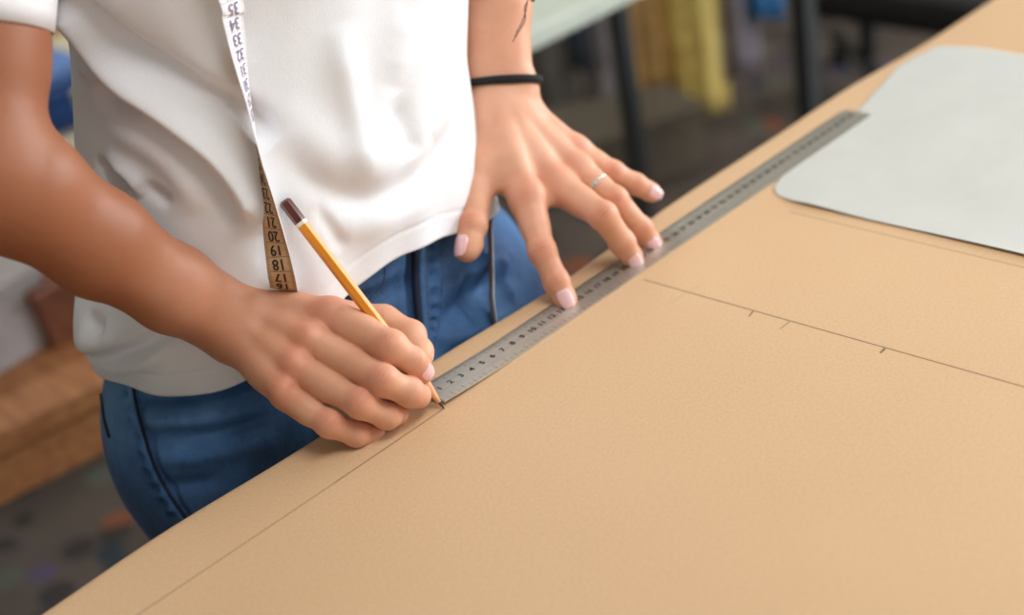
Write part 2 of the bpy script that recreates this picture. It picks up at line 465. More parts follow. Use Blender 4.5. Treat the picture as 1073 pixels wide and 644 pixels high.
eyem = mat('eye', (236, 234, 230), .2); irism = mat('brown iris', (70, 44, 30), .2); lipm = mat('lips', (188, 104, 96), .45)
def ball(name, c, r, m, par):
    bm = bmesh.new(); bmesh.ops.create_uvsphere(bm, u_segments=20, v_segments=14, radius=1); bm.verts.index_update()
    o = mesh_obj(name, [V(v.co)*V(r)+c for v in bm.verts], [[v.index for v in f.verts] for f in bm.faces], m, par); bm.free(); return o
for s_ in (-1, 1):
    hb = pbv.ray_cast(Vector(HEAD+OFF+V((s_*.029, -.2, .010))), Vector((0, 1, 0)), .3)
    if hb[0] is None: continue
    q = V(hb[0])-OFF; e_ = ball('eye', q+V((0, .0060, 0)), (.0125, .0095, .0065), eyem, person); ball('iris', q+V((0, -.0012, 0)), (.0048, .0030, .0048), irism, e_)
hb = pbv.ray_cast(Vector(HEAD+OFF+V((0, -.2, -.059))), Vector((0, 1, 0)), .3)
if hb[0] is not None: ball('lips', V(hb[0])-OFF+V((0, .004, 0)), (.021, .0075, .0065), lipm, person)
# hair tie round the left wrist
bandm = mat('black elastic', (16, 16, 18), .85)
bandn = noise(bandm, 900, 2); bump(bandm, bandn, .4, .0005)
wc = D(530, 86, 1.125); aax = nrm(l_el-lh.wrist+V((0, 0, .02)))
su = nrm(l_ac-aax*(l_ac@aax)); sv = np.cross(aax, su)
pbv = bvh_of(person)
ringp = []
for k in range(48):
    a = 2*math.pi*k/48; dr = su*math.cos(a)+sv*math.sin(a)
    r = pbv.ray_cast(Vector(wc+OFF+dr*.036), Vector(-dr))
    q = V(r[0])-OFF if r[0] is not None else wc+dr*.026
    ringp.append(q+dr*.0018)
mb = MB(); vs = []; fs = []; n = len(ringp)
for i in range(n):
    t = nrm(ringp[(i+1) % n]-ringp[i-1]); o_ = nrm(ringp[i]-wc); w_ = np.cross(t, o_)
    for k in range(10):
        a = 2*math.pi*k/10; vs.append(ringp[i]+o_*math.cos(a)*.0024+w_*math.sin(a)*.0036)
for i in range(n):
    for k in range(10): fs.append((i*10+k, i*10+(k+1) % 10, ((i+1) % n)*10+(k+1) % 10, ((i+1) % n)*10+k))
o = mesh_obj('wristband', vs, fs, bandm, person); o['label'] = 'black elastic hair tie worn on the wrist'

# ring on the left ring finger, a thin silver band with small stones
silver = mat('silver', (225, 225, 220), .18, 1.0); gem = mat('clear stone', (240, 245, 245), .05, 0, Transmission_Weight=.5, IOR=1.8)
J = lh.J[2]; tt = .56; rcn = J[0]*(1-tt)+J[1]*tt; a, d, s = basis(J[1]-J[0], lh.dors[2][1]); rr = lh.R[2][0]*(1-tt)+lh.R[2][1]*.94*tt+.0004
mb = MB(); mb_pts = [rcn+(d*math.cos(2*math.pi*k/40)+s*math.sin(2*math.pi*k/40))*rr for k in range(41)]
mb.tube(mb_pts, .0011, 8, cap=False); ro = mb.build('ring', silver, person, smooth=True); ro['label'] = 'thin silver ring with small stones'
for dx, sz in ((0, .0026), (-.0040, .0019), (.0040, .0019)):
    g = MB(); q = rcn+nrm(d*rr+s*dx+cam_dir(rcn)*.004)*(rr+.0007)
    bm = bmesh.new(); bmesh.ops.create_icosphere(bm, subdivisions=1, radius=sz); bm.verts.index_update()
    g.add([V(v.co)+q for v in bm.verts], [[v.index for v in f_.verts] for f_ in bm.faces]); bm.free()
    g.build('stone', gem, ro)
# ---------------------------------------------------------------- clothes
def smooth_table(T, z):
    T = np.array(T); return [np.interp(z, T[:, 0], T[:, k]) for k in range(1, T.shape[1])]
class Tube:                                                           # cloth round an upright axis, r(theta, height)
    def __init__(s, rows, th, pw=2.15):
        s.rows = rows; s.th = th; s.P = []; s.N = []
        for j, (z, cx, cy, a, b_) in enumerate(rows):
            c = np.cos(th); n = np.sin(th)
            r = (np.abs(c/a)**pw+np.abs(n/b_)**pw)**(-1/pw)
            zz = z if not hasattr(z, '__len__') else z
            s.P.append(np.stack([cx+r*c, cy+r*n, np.broadcast_to(zz, c.shape)], 1)); s.N.append(np.stack([c, n, 0*c], 1))
        s.P = np.array(s.P); s.N = np.array(s.N)
    def faces(s):
        R_, T_ = s.P.shape[:2]; f = []
        for j in range(R_-1):
            for i in range(T_): f.append((j*T_+i, j*T_+(i+1) % T_, (j+1)*T_+(i+1) % T_, (j+1)*T_+i))
        return f
def seg_dist(p, A):                                                   # distance to a polyline, position along it and signed side
    best = np.full(len(p), 1e9); tt = np.zeros(len(p)); n = len(A)-1
    for i in range(n):
        ab = A[i+1]-A[i]; q = p-A[i]; t = np.clip((q@ab)/(ab@ab+1e-12), 0, 1); r = q-t[:, None]*ab
        dd = np.sqrt((r*r).sum(1)); m = dd < best; best[m] = dd[m]; tt[m] = (i+t[m])/n
    return best, tt
def fold(base_bvh, P, disp, px, amp, width, taper=.25, period=0):
    A = [hit(base_bvh, x, y) for x, y in px]; A = [a for a in A if a is not None]
    if len(A) < 2: return
    A = catmull(A, 5); d, t = seg_dist(P, A)
    tp = np.clip(t/taper, 0, 1)*np.clip((1-t)/taper, 0, 1) if taper > 0 else 1
    if period:
        ln_ = sum(np.linalg.norm(A[i+1]-A[i]) for i in range(len(A)-1)); tp = tp*(.5+.5*np.sin(2*math.pi*t*ln_/period))
    disp += amp*np.abs(tp)**.8*np.exp(-(d/width)**2)

cotton = mat('white cotton jersey', (244, 244, 247), .85)
cf = noise(cotton, 900, 3); cg = noise(cotton, 14, 4); ch = noise(cotton, 60, 4)
color(cotton, ramp(cotton, cg, [(.3, (233, 237, 245)), (.7, (238, 242, 250))]))
bump(cotton, math_(cotton, 'ADD', math_(cotton, 'MULTIPLY', cf, .30), math_(cotton, 'ADD', math_(cotton, 'MULTIPLY', ch, .35), math_(cotton, 'MULTIPLY', cg, 1.5))), .5, .0012)
B(cotton).inputs['Sheen Weight'].default_value = .15
B(cotton).inputs['Subsurface Weight'].default_value = .05; B(cotton).inputs['Subsurface Scale'].default_value = .004

TH = np.linspace(0, 2*math.pi, 560, endpoint=False)
ROWS = [(.00, .047, .213, .178, .128), (.05, .045, .212, .175, .125), (.10, .048, .208, .166, .119), (.16, .053, .203, .158, .112), (.21, .066, .200, .158, .108),
        (.26, .084, .199, .162, .106), (.30, .088, .198, .180, .107), (.36, .108, .195, .180, .107), (.44, .116, .195, .182, .103), (.50, .118, .197, .168, .092), (.55, .12, .195, .120, .080), (.585, .12, .180, .072, .066)]
# the hem hangs lower at the sides and the back than over the stomach
HEM_T = [(-math.pi, .020), (-2.6, .020), (-2.3, .034), (-1.95, .060), (-1.57, .070), (-1.2, .064), (-.8, .045), (-.3, .030), (0, .022), (math.pi, .020)]
tw = (TH+math.pi) % (2*math.pi)-math.pi
hem = np.interp(tw, [q[0] for q in HEM_T], [q[1] for q in HEM_T])
hem = np.convolve(np.r_[hem[-12:], hem, hem[:12]], np.ones(25)/25, 'valid')
NR = 300
rows = []
for j in range(NR):
    u = j/(NR-1); z = hem+(.585-hem)*u
    cx_, cy_, a_, b_ = [np.interp(z, [r[0] for r in ROWS], [r[k] for r in ROWS]) for k in (1, 2, 3, 4)]
    rows.append((z, cx_, cy_, a_, b_))
for j in range(NR): pass
def smooth_rows(k, it=30):
    A = np.array([r[k] for r in rows])
    for _ in range(it): A[1:-1] = .5*A[1:-1]+.25*(A[:-2]+A[2:])
    return A
CXr, CYr, Ar, Br = [smooth_rows(k) for k in (1, 2, 3, 4)]
rows = [(rows[j][0], CXr[j], CYr[j], Ar[j], Br[j]) for j in range(NR)]
tube = Tube(rows, TH); F_ = tube.faces(); P0 = tube.P.reshape(-1, 3); N0 = tube.N.reshape(-1, 3)
bb = BVHTree.FromPolygons([tuple(p+OFF) for p in P0], F_)
disp = np.zeros(len(P0))
mm = .001
for px, amp, wd, tp in (
    # long diagonal folds from the armpit over the side of the body
    ([(62, 2), (82, 24), (104, 52), (128, 80), (177, 121), (224, 158), (258, 202), (274, 245)], 11*mm, .0105, .12),
    ([(74, -4), (92, 14), (130, 45), (186, 79), (225, 102), (261, 123), (289, 149)], -8.5*mm, .0100, .12),
    ([(98, 94), (122, 108), (154, 123), (205, 163), (232, 200), (246, 240)], -8*mm, .0080, .15),
    ([(82, 60), (98, 76), (122, 96)], 4*mm, .008, .3),
    ([(110, 132), (150, 150), (190, 185), (208, 225)], 3.5*mm, .012, .25),
    ([(100, 168), (122, 188), (136, 210)], -6*mm, .0060, .3),
    ([(112, 160), (138, 184), (150, 206)], 4.5*mm, .0065, .3),
    ([(145, 190), (165, 205), (180, 215)], -3.5*mm, .005, .3),
    ([(160, 10), (215, 55), (250, 85)], 3*mm, .020, .3),
    # the front sags into a soft pouch over the waist
    ([(290, 152), (335, 196), (385, 209), (438, 188), (470, 148), (484, 105)], -3.4*mm, .0110, .18),
    ([(292, 105), (335, 152), (385, 168), (430, 150), (460, 108)], 3.8*mm, .0190, .2),
    ([(352, 25), (364, 85), (375, 145), (384, 195)], 3.6*mm, .013, .25),
    ([(412, 105), (424, 138), (430, 165)], -3.4*mm, .013, .25),
    ([(335, 240), (390, 234), (440, 212), (474, 176)], 3.2*mm, .015, .2),
    ([(476, 60), (468, 105), (452, 145)], 3*mm, .012, .3),
    ([(430, 10), (420, 50), (414, 90)], 2.5*mm, .016, .3),
    ([(262, 215), (275, 250), (290, 290)], -3*mm, .012, .3),
    ([(330, 215), (350, 245), (362, 262)], -2.5*mm, .006, .3),
    # rumpled hem at the side
    ([(92, 352), (112, 358), (145, 350), (180, 330)], 4*mm, .010, .45),
    ([(70, 372), (100, 372), (135, 370), (168, 352), (200, 330)], -7*mm, .008, .15),
    ([(85, 315), (100, 330), (115, 342)], -5*mm, .008, .3),
    ([(110, 385), (150, 378), (180, 358)], 4*mm, .008, .3)):
    fold(bb, P0, disp, px, amp*1.35, wd*.88, tp)
for x, y, amp, wd in ((99, 345, 13*mm, .027), (92, 372, -5*mm, .012), (88, 310, 3*mm, .02), (300, 285, 3*mm, .02)):
    q = hit(bb, x, y)
    if q is not None: disp += amp*np.exp(-((P0-q)**2).sum(1)/wd**2)
zrel = np.array([r[0] for r in rows]).reshape(-1)
ang = np.tile(TH, NR)
disp += .0022*np.sin(ang*9+zrel*22)*np.exp(-zrel/.20)+.0016*np.sin(ang*17-zrel*30+1)*np.exp(-zrel/.12)
disp += .0010*np.exp(-((zrel-np.tile(hem, NR)-.018)/.0012)**2)*-1     # the stitched line of the hem
P1 = P0+N0*disp[:, None]
# inner layer gives the cloth its thickness
k_in = np.arange(len(P0)); Pin = P1-N0*.0012
n_ = len(P1); T_ = len(TH); f_in = [tuple(q+n_ for q in f[::-1]) for f in F_]
f_rim = [(i+n_, (i+1) % T_+n_, (i+1) % T_, i) for i in range(T_)]
top = (NR-1)*T_; f_rim += [(top+i, top+(i+1) % T_, top+(i+1) % T_+n_, top+i+n_) for i in range(T_)]
shirt = mesh_obj('t_shirt', np.concatenate([P1, Pin]), F_+f_in+f_rim, cotton, person); shirt['label'] = 'loose white cotton t-shirt'
sbv = bvh_of(shirt)
def sleeve(path, radii, lab):
    pts = catmull(path, 12); n = len(pts); rs = np.interp(np.linspace(0, 1, n), np.linspace(0, 1, len(radii)), radii)
    vs = []; fs = []; T2 = 96; u = None
    for lay in (0, 1):
        u = None
        for i, p in enumerate(pts):
            t = nrm(pts[min(i+1, n-1)]-pts[max(i-1, 0)])
            if u is None: u = np.cross(t, V((0, 1, 0)))
            u = nrm(u-t*(u@t)); w_ = np.cross(t, u)
            for k in range(T2):
                a = 2*math.pi*k/T2; rr = rs[i]*(1+.03*math.sin(3*a+i*.2)+.02*math.sin(5*a+1))-lay*.0014
                if n-1-i == 9: rr -= .0008
                vs.append(p+rr*(u*math.cos(a)+w_*math.sin(a)))
    m0 = n*T2
    for lay in (0, 1):
        for i in range(n-1):
            for k in range(T2):
                q = [i*T2+k, i*T2+(k+1) % T2, (i+1)*T2+(k+1) % T2, (i+1)*T2+k]; q = [x+lay*m0 for x in q]
                fs.append(q if lay == 0 else q[::-1])
    e = (n-1)*T2
    for k in range(T2): fs.append([e+k, e+(k+1) % T2, e+(k+1) % T2+m0, e+k+m0])
    return mesh_obj('sleeve', vs, fs, cotton, shirt)
re_ = r_pts[-2]
sleeve([r_sh+V((.05, 0, .005)), r_sh, r_sh*.62+re_*.38, r_sh*.072+re_*.928], [.060, .058, .0515, .0462], 'r')
sleeve([l_sh-V((.05, 0, -.005)), l_sh, l_sh*.6+l_el*.4, l_sh*.3+l_el*.7], [.060, .062, .060, .060], 'l')

# jeans
denim = mat('blue denim', (48, 88, 140), .75)
dn = noise(denim, 9, 5); dt = noise(denim, 700, 2, stretch=(1, 1, .15)); dw = noise(denim, 45, 4, stretch=(1, 1, 3.0)); ds = noise(denim, 260, 3, stretch=(1, 1, .12))
c_ = ramp(denim, dn, [(.32, (26, 66, 116)), (.50, (48, 104, 168)), (.68, (104, 164, 220))])
c_ = mix(denim, math_(denim, 'MULTIPLY', dt, .35), c_, lin((120, 155, 190))); c_ = mix(denim, math_(denim, 'MULTIPLY', ds, .35), c_, lin((14, 36, 70)))
color(denim, c_); bump(denim, math_(denim, 'ADD', math_(denim, 'MULTIPLY', dt, .5), dw), .45, .0012)
def jeans_sdf(p):
    d = ell(p, (.052, .212, -.060), (.203, .130, .150)); d = smin(d, ell(p, (.055, .212, .05), (.148, .102, .09)), .03)
    d = smin(d, ell(p, (.052, .250, -.09), (.165, .120, .12)), .04)
    for s in (-1, 1):
        x = .052+s*.095
        g = rc(p, (x, .205, -.10), (x+s*.008, .215, -.47), .098, .062)
        g = smin(g, rc(p, (x+s*.008, .215, -.47), (x+s*.010, .235, -.835), .062, .050), .02)
        d = smin(d, g, .025)
    d = smax(d, p[:, 2]-.085, .01)
    return smax(d, -.845-p[:, 2], .006)
jv, jf = surface(jeans_sdf, V((-.20, .04, -.87)), V((.30, .42, .11)), .0026, project=2)
jb = BVHTree.FromPolygons([tuple(p+OFF) for p in jv], [tuple(int(x) for x in f) for f in jf])
jd = np.zeros(len(jv))
for fo in (
    ([(120, 412), (165, 417), (215, 412), (262, 398), (300, 384)], -3.5*mm, .006, .2),
    ([(130, 436), (175, 442), (225, 438), (275, 424), (310, 405)], 3*mm, .007, .2),
    ([(140, 455), (185, 458), (235, 452), (280, 436)], -3.5*mm, .006, .2),
    ([(150, 478), (200, 480), (250, 470), (290, 455)], 2.5*mm, .008, .25),
    ([(160, 505), (200, 508), (235, 500)], -2.5*mm, .007, .3),
    ([(330, 330), (370, 320), (410, 300), (430, 285)], -3*mm, .008, .25),
    ([(345, 305), (385, 298), (425, 280)], 3*mm, .008, .25),
    ([(425, 335), (395, 345), (350, 362)], -3*mm, .008, .25),
    ([(455, 345), (480, 320), (510, 300), (545, 285)], -4*mm, .008, .25),
    ([(460, 360), (490, 350), (520, 335), (550, 315)], 4*mm, .008, .25),
    ([(455, 310), (485, 290), (515, 272), (540, 262)], 3*mm, .007, .25),
    ([(437, 235), (438, 285), (440, 330), (444, 365), (446, 400)], 4.0*mm, .006, .1),
    ([(430, 235), (431, 285), (433, 330), (436, 370), (440, 400)], -5.0*mm, .0035, .1),
    ([(133, 385), (138, 420), (147, 455), (158, 490), (173, 520), (193, 548)], 2.4*mm, .0045, .05),
    ([(128, 385), (133, 420), (142, 455), (153, 490), (168, 520), (188, 548)], -3.4*mm, .0045, .05, .013),
    ([(141, 385), (146, 420), (155, 455), (167, 490), (183, 520), (203, 548)], -2.4*mm, .0035, .05),
    ([(453, 236), (455, 275), (457, 320), (455, 350)], -3.0*mm, .0045, .05, .011),
    ([(500, 340), (490, 310), (487, 285)], -4*mm, .006, .2),
    ([(535, 320), (530, 290), (528, 270)], 3*mm, .008, .2),
    ([(340, 345), (370, 350), (410, 340)], 3*mm, .008, .2)):
    px, amp, wd, tp = fo[:4]; pd = fo[4] if len(fo) > 4 else 0
    fold(jb, jv, jd, px, amp*1.6, wd*.9, tp, pd)
g_ = np.stack([jeans_sdf(jv+np.eye(3)[k]*.004)-jeans_sdf(jv-np.eye(3)[k]*.004) for k in range(3)], 1); g_ /= np.linalg.norm(g_, axis=1)[:, None]+1e-9
knee = np.exp(-((jv[:, 2]+.48)/.10)**2)+np.exp(-((jv[:, 2]+.80)/.06)**2)
jd += knee*.003*np.sin(jv[:, 2]*260+jv[:, 0]*40)
jeans = mesh_obj('jeans', jv+g_*jd[:, None], jf, denim, person); jeans['label'] = 'faded blue denim jeans'
jbv = bvh_of(jeans)
thread = mat('dark seam stitching', (20, 34, 58), .8); thread2 = mat('pale seam thread', (88, 112, 150), .8)
def on_surface(bvh, px, lift):
    out = [hit(bvh, x, y, lift) for x, y in px]; return [q for q in out if q is not None]
def seam(name, px, r, m, lift=.0006):
    P = on_surface(jbv, [tuple(q[:2]) for q in catmull([(x, y, 0) for x, y in px], 8)], lift)
    if len(P) < 3: return
    mb = MB(); mb.tube(P, r, 6); return mb.build(name, m, jeans, smooth=True)
def stitches(name, px, r, m, gap=.0030, ln=.0020):                      # a row of thread stitches
    P = on_surface(jbv, [tuple(q[:2]) for q in catmull([(x, y, 0) for x, y in px], 30)], .0004)
    if len(P) < 3: return
    d = np.concatenate([[0], np.cumsum([np.linalg.norm(P[i+1]-P[i]) for i in range(len(P)-1)])]); P = np.array(P); mb = MB(); s = 0
    at_ = lambda x: V([np.interp(x, d, P[:, k]) for k in range(3)])
    while s+ln < d[-1]: mb.tube([at_(s), at_(s+ln/2), at_(s+ln)], [r*.6, r, r*.6], 5); s += gap
    return mb.build(name, m, jeans, smooth=True)
S1 = [(137, 385), (142, 420), (151, 455), (162, 488), (178, 518), (197, 546), (212, 573)]
seam('side_seam', S1, .0012, thread)
stitches('seam_stitching', [(x+4, y) for x, y in S1], .0007, thread2)
seam('pocket_edge', [(104, 392), (106, 410), (110, 440), (115, 458)], .0016, thread)
seam('fly_seam', [(434, 232), (435, 270), (437, 310), (441, 350), (445, 385)], .0030, thread)
stitches('seam_stitching', [(445, 232), (446, 275), (449, 320), (452, 360)], .0009, thread2)
stitches('seam_stitching', [(463, 232), (464, 275), (463, 315), (458, 350), (450, 372)], .0009, thread2)
stitches('seam_stitching', [(330, 290), (345, 315), (372, 325), (400, 300), (405, 270)], .0006, thread2)
# shoes under the table
shoem = mat('white canvas shoe', (225, 222, 216), .8); solem = mat('rubber sole', (200, 198, 190), .6)
for s in (-1, 1):
    x = .052+s*.105; mb = MB(); vs = []
    prof = [(-.085, .034, .075), (-.06, .040, .085), (0, .040, .075), (.05, .043, .055), (.11, .046, .045), (.15, .040, .040), (.172, .022, .030)]
    n = 20
    for (yy, wx, hz) in prof:
        for k in range(n):
            a = math.pi*2*k/n; vs.append((x+wx*math.cos(a), .235-yy, -.872+max(-.004, hz*math.sin(a))))
    fs = [(i*n+k, i*n+(k+1) % n, (i+1)*n+(k+1) % n, (i+1)*n+k) for i in range(len(prof)-1) for k in range(n)]+[tuple(range(n)), tuple((len(prof)-1)*n+k for k in range(n))[::-1]]
    sh = mesh_obj('shoe', vs, fs, shoem, person)
    so = MB(); out = [(x+(wx+.003)*sg, .235-yy) for sg in (1,) for (yy, wx, hz) in prof]+[(x-(wx+.003), .235-yy) for (yy, wx, hz) in prof[::-1]]
    m_ = len(out); so.add([(a, c, -.899) for a, c in out]+[(a, c, -.872) for a, c in out], [tuple(range(m_))[::-1], tuple(range(m_, 2*m_))]+[(i, (i+1) % m_, (i+1) % m_+m_, i+m_) for i in range(m_)])
    so.build('sole', solem, sh)
# hair: a cap over the head, a gathered length behind, and one loose wavy lock in front of the forearm
hairm = mat('dark brown hair', (44, 28, 20), .45); hn = noise(hairm, 240, 3, stretch=(1, 1, .06)); color(hairm, ramp(hairm, hn, [(.3, (30, 18, 12)), (.7, (78, 50, 34))])); bump(hairm, hn, .6, .002)
def hair_sdf(p):
    d = ell(p, HEAD+V((0, .032, .040)), (.086, .100, .094)); d = smax(d, -ell(p, HEAD+V((0, -.072, -.045)), (.062, .062, .088)), .012)
    d = smin(d, rc(p, HEAD+V((0, .10, -.01)), HEAD+V((.005, .150, -.16)), .040, .032), .03)
    return smin(d, rc(p, HEAD+V((.005, .150, -.16)), HEAD+V((.0, .155, -.30)), .032, .010), .02)
hv, hf = surface(hair_sdf, HEAD-V((.12, .12, .36)), HEAD+V((.12, .22, .16)), .005)
hair = mesh_obj('hair', hv, hf, hairm, person)
for k in range(3):
    r_ = random.Random(k); P = [HEAD+V((.055, -.02, -.02)), V((.20, .03, .55))]
    for (x, y, d) in ((556+k*.8, -40, 1.03), (553+k*1.5, -8, 1.04), (552-k*1.2, 8, 1.04), (547+k*1.6, 22, 1.04), (541-k*2, 34+5*k, 1.04)): P.append(D(x, y, d))
    lock = MB(); lock.tube(catmull(P, 10), .00028, 5); lock.build('hair_strand', hairm, hair, smooth=True)
# ---------------------------------------------------------------- work table, kraft paper with drawn lines
wood = mat('pale table wood', (196, 160, 118), .55); wf = noise(wood, 9, 5, stretch=(1, 12, 12)); color(wood, ramp(wood, wf, [(.3, (176, 138, 96)), (.7, (208, 174, 132))])); bump(wood, wf, .2, .001)
tb = empty('work_table', (.35, -.6, -.90))
mb = MB(); mb.box((.35, -.603, -.0225), (2.9, 1.302, .040), bevel=.003); part(tb, mb.build('tabletop', wood))
for (x, y) in ((-.95, -1.15), (1.65, -1.15), (-.95, -.08), (1.65, -.08)):
    mb = MB(); mb.box((x, y, -.4712), (.07, .07, .8570), bevel=.004); part(tb, mb.build('leg', wood))
mb = MB(); mb.box((.35, -1.15, -.095), (2.53, .025, .10)); mb.box((.35, -.08, -.095), (2.53, .025, .10)); part(tb, mb.build('apron', wood))
tag(tb, 'large wooden worktable covered with brown kraft paper', 'table')

kraft = mat('kraft paper', (205, 168, 128), .72)
tc = N(kraft, 'ShaderNodeTexCoord'); oc = tc.outputs['Object']
k1 = noise(kraft, 430, 6, .7, vec=oc); k2 = noise(kraft, 3.2, 3, vec=oc); k3 = noise(kraft, 900, 2, vec=oc); k4 = noise(kraft, 38, 5, .6, vec=oc)
kc = ramp(kraft, k2, [(.25, (212, 178, 140)), (.75, (219, 187, 149))])
kc = mix(kraft, math_(kraft, 'MULTIPLY', math_(kraft, 'SUBTRACT', k1, .38, True), .9), kc, lin((172, 132, 92)))
kc = mix(kraft, math_(kraft, 'MULTIPLY', math_(kraft, 'SUBTRACT', k3, .60, True), 1.6), kc, lin((166, 124, 84)))
flat = N(kraft, 'ShaderNodeVectorMath', operation='MULTIPLY'); flat.inputs[1].default_value = (1, 1, 0); L(kraft, oc, flat.inputs[0])
def stroke(m, a, b, w, strength, wob=0.0):                            # a pencil stroke drawn on the paper between two points
    a = Vector((a[0], a[1], 0)); b_ = Vector((b[0], b[1], 0)); ab = b_-a
    s = N(m, 'ShaderNodeVectorMath', operation='SUBTRACT'); L(m, flat.outputs[0], s.inputs[0]); s.inputs[1].default_value = a
    dt = N(m, 'ShaderNodeVectorMath', operation='DOT_PRODUCT'); L(m, s.outputs[0], dt.inputs[0]); dt.inputs[1].default_value = ab/ab.length_squared
    t = math_(m, 'MINIMUM', math_(m, 'MAXIMUM', dt.outputs['Value'], 0.0), 1.0)
    sc_ = N(m, 'ShaderNodeVectorMath', operation='SCALE'); sc_.inputs[0].default_value = ab; L(m, t, sc_.inputs['Scale'])
    r = N(m, 'ShaderNodeVectorMath', operation='SUBTRACT'); L(m, s.outputs[0], r.inputs[0]); L(m, sc_.outputs[0], r.inputs[1])
    ln = N(m, 'ShaderNodeVectorMath', operation='LENGTH'); L(m, r.outputs[0], ln.inputs[0])
    v = math_(m, 'SUBTRACT', 1.0, math_(m, 'DIVIDE', ln.outputs['Value'], w), True)
    g = math_(m, 'MULTIPLY', math_(m, 'POWER', v, .6), strength)
    return math_(m, 'MULTIPLY', g, math_(m, 'ADD', math_(m, 'MULTIPLY', k3, 1.0), .45), True)
def px2(x, y): q = on(x, y, 0.0); return (q[0], q[1])
marks = None
P_ = [px2(675, 293), px2(788, 327), px2(925, 366), px2(1073, 405)]
e_ = (P_[3][0]+(P_[3][0]-P_[0][0])*1.2, P_[3][1]+(P_[3][1]-P_[0][1])*1.2)
for a, b_, w, s in (((-.60, -.006), px2(150, 640), .0009, .55), (px2(150, 640), px2(350, 506), .0009, .60), (px2(350, 506), (0.0, 0.0), .0009, .85),
                   (px2(675, 293), px2(1073, 405), .0009, .95), (px2(1073, 405), e_, .0009, .95),
                   (px2(789, 326), px2(785, 331), .0010, 1.0), (px2(827, 337), px2(818, 344), .0008, .7), (px2(927, 365), px2(923, 369), .0013, 1.1),
                   (px2(700, 318), px2(732, 300), .0025, .10), (px2(828, 222), px2(1073, 280), .0012, .45), ((0, 0), (.0, 0), .0, 0)):
    if not w: continue
    q = stroke(kraft, a, b_, w, s); marks = q if marks is None else math_(kraft, 'MAXIMUM', marks, q)
kc = mix(kraft, math_(kraft, 'MULTIPLY', marks, .9, True), kc, lin((84, 66, 50)))
color(kraft, kc); bump(kraft, math_(kraft, 'ADD', math_(kraft, 'MULTIPLY', k1, .25), math_(kraft, 'MULTIPLY', k4, .15)), .16, .0005)
# the sheet reaches just over the table edge, its rim slightly wavy and bent down
xs = np.linspace(-1.09, 1.79, 260); T_e = [(-1.1, .046), (-.28, .049), (-.196, .055), (-.097, .051), (-.065, .051), (.034, .055), (.149, .050), (.284, .061), (.405, .064), (.511, .067), (.551, .070), (.68, .063), (.81, .066), (1.8, .060)]
ye = np.interp(xs, [q[0] for q in T_e], [q[1] for q in T_e]); ye = np.convolve(np.r_[[ye[0]]*4, ye, [ye[-1]]*4], np.ones(9)/9, 'valid')
cols_ = [(-1.31, 0), (-1.0, 0), (-.6, 0), (-.3, 0), (-.1, 0)]
vs = []; NYs = [-1.25, -1.0, -.7, -.4, -.2, -.1, -.05]
for i, x in enumerate(xs):
    for y in NYs: vs.append((x, y, 0.0))
    for k, (dy, dz) in enumerate(((-.03, 0), (-.012, .0001), (-.005, .0002), (-.0015, -.0004), (0, -.0016))): vs.append((x, ye[i]+dy, dz+(.0006*math.sin(x*23)*(k/4)**2)))
m_ = len(NYs)+5; n0 = len(vs); top_ = list(vs); vs += [(x, y, z-.0006 if z > -.0005 else z-.0004) for x, y, z in top_]
fs = []
for i in range(len(xs)-1):
    for k in range(m_-1):
        q = (i*m_+k, (i+1)*m_+k, (i+1)*m_+k+1, i*m_+k+1); fs.append(q); fs.append(tuple(v+n0 for v in q[::-1]))
    for k, fl in ((0, 0), (m_-1, 1)):
        q = (i*m_+k, (i+1)*m_+k, (i+1)*m_+k+n0, i*m_+k+n0); fs.append(q[::-1] if not fl else q)
for i in (0, len(xs)-1):
    for k in range(m_-1): fs.append((i*m_+k, i*m_+k+1, i*m_+k+1+n0, i*m_+k+n0))
paper = mesh_obj('kraft_paper', vs, fs, kraft, off=False); paper.location = (0, 0, TZ)
tag(paper, 'brown kraft paper with drawn pencil lines covering the worktable', 'paper')

# pale cut sheet of pattern paper, the near corner curling up a little
pale = mat('pale pattern paper', (226, 230, 222), .75); pf = noise(pale, 20, 4); color(pale, ramp(pale, pf, [(.3, (195, 199, 196)), (.7, (201, 205, 202))]))
ps = noise(pale, 420, 2); bump(pale, math_(pale, 'ADD', pf, math_(pale, 'MULTIPLY', ps, .1)), .25, .0015)
yl = [(.06, .3600), (-.018, .3600), (-.030, .3585), (-.050, .3590), (-.087, .3605), (-.15, .3635), (-.223, .366), (-.33, .369), (-.48, .372), (-.66, .376)][::-1]
f1, f2, f3, f4 = px2(899, 116), px2(943, 68), px2(949, 65), px2(979, 50)
yt = [(.3600, -.0215), (.3615, -.013), (.364, -.0065), (.368, -.001), (.374, .0035), (.388, .0085), (.46, .017), f1, f2, (f2[0]+.003, f2[1]-.004), f3, f4, (.6900, .0440), (.6950, .036), (.700, .010)]
uu = np.unique(np.r_[np.linspace(0, .10, 46)**1.0, np.linspace(.10, 1, 90)]); vv = np.unique(np.r_[np.linspace(0, .85, 110), np.linspace(.85, 1, 60)])
vs = []
for u in uu:
    xt = .36+.34*u; top_y = np.interp(xt, [q[0] for q in yt], [q[1] for q in yt])
    for v in vv:
        y = -.66+(top_y+.66)*v; xn = np.interp(y, [q[0] for q in yl], [q[1] for q in yl]); x = xn+(.70-xn)*u
        e = x-xn; z = .0008+(.0012+.0007*math.sin(y*24+.6))*math.exp(-e/.018)*(1 if y < -.015 else .0)+.0012*math.exp(-((x-.361)**2+(y+.045)**2)/.035**2)
        z = .0008+(z-.0008)*min(1, max(0, (-.004-y)/.035))**1.5
        z += .0004*math.sin(x*40+y*13)*math.sin(y*21-x*9)*min(1, e/.05) if y < -.05 else 0
        vs.append((x, y, max(z, .0007)))
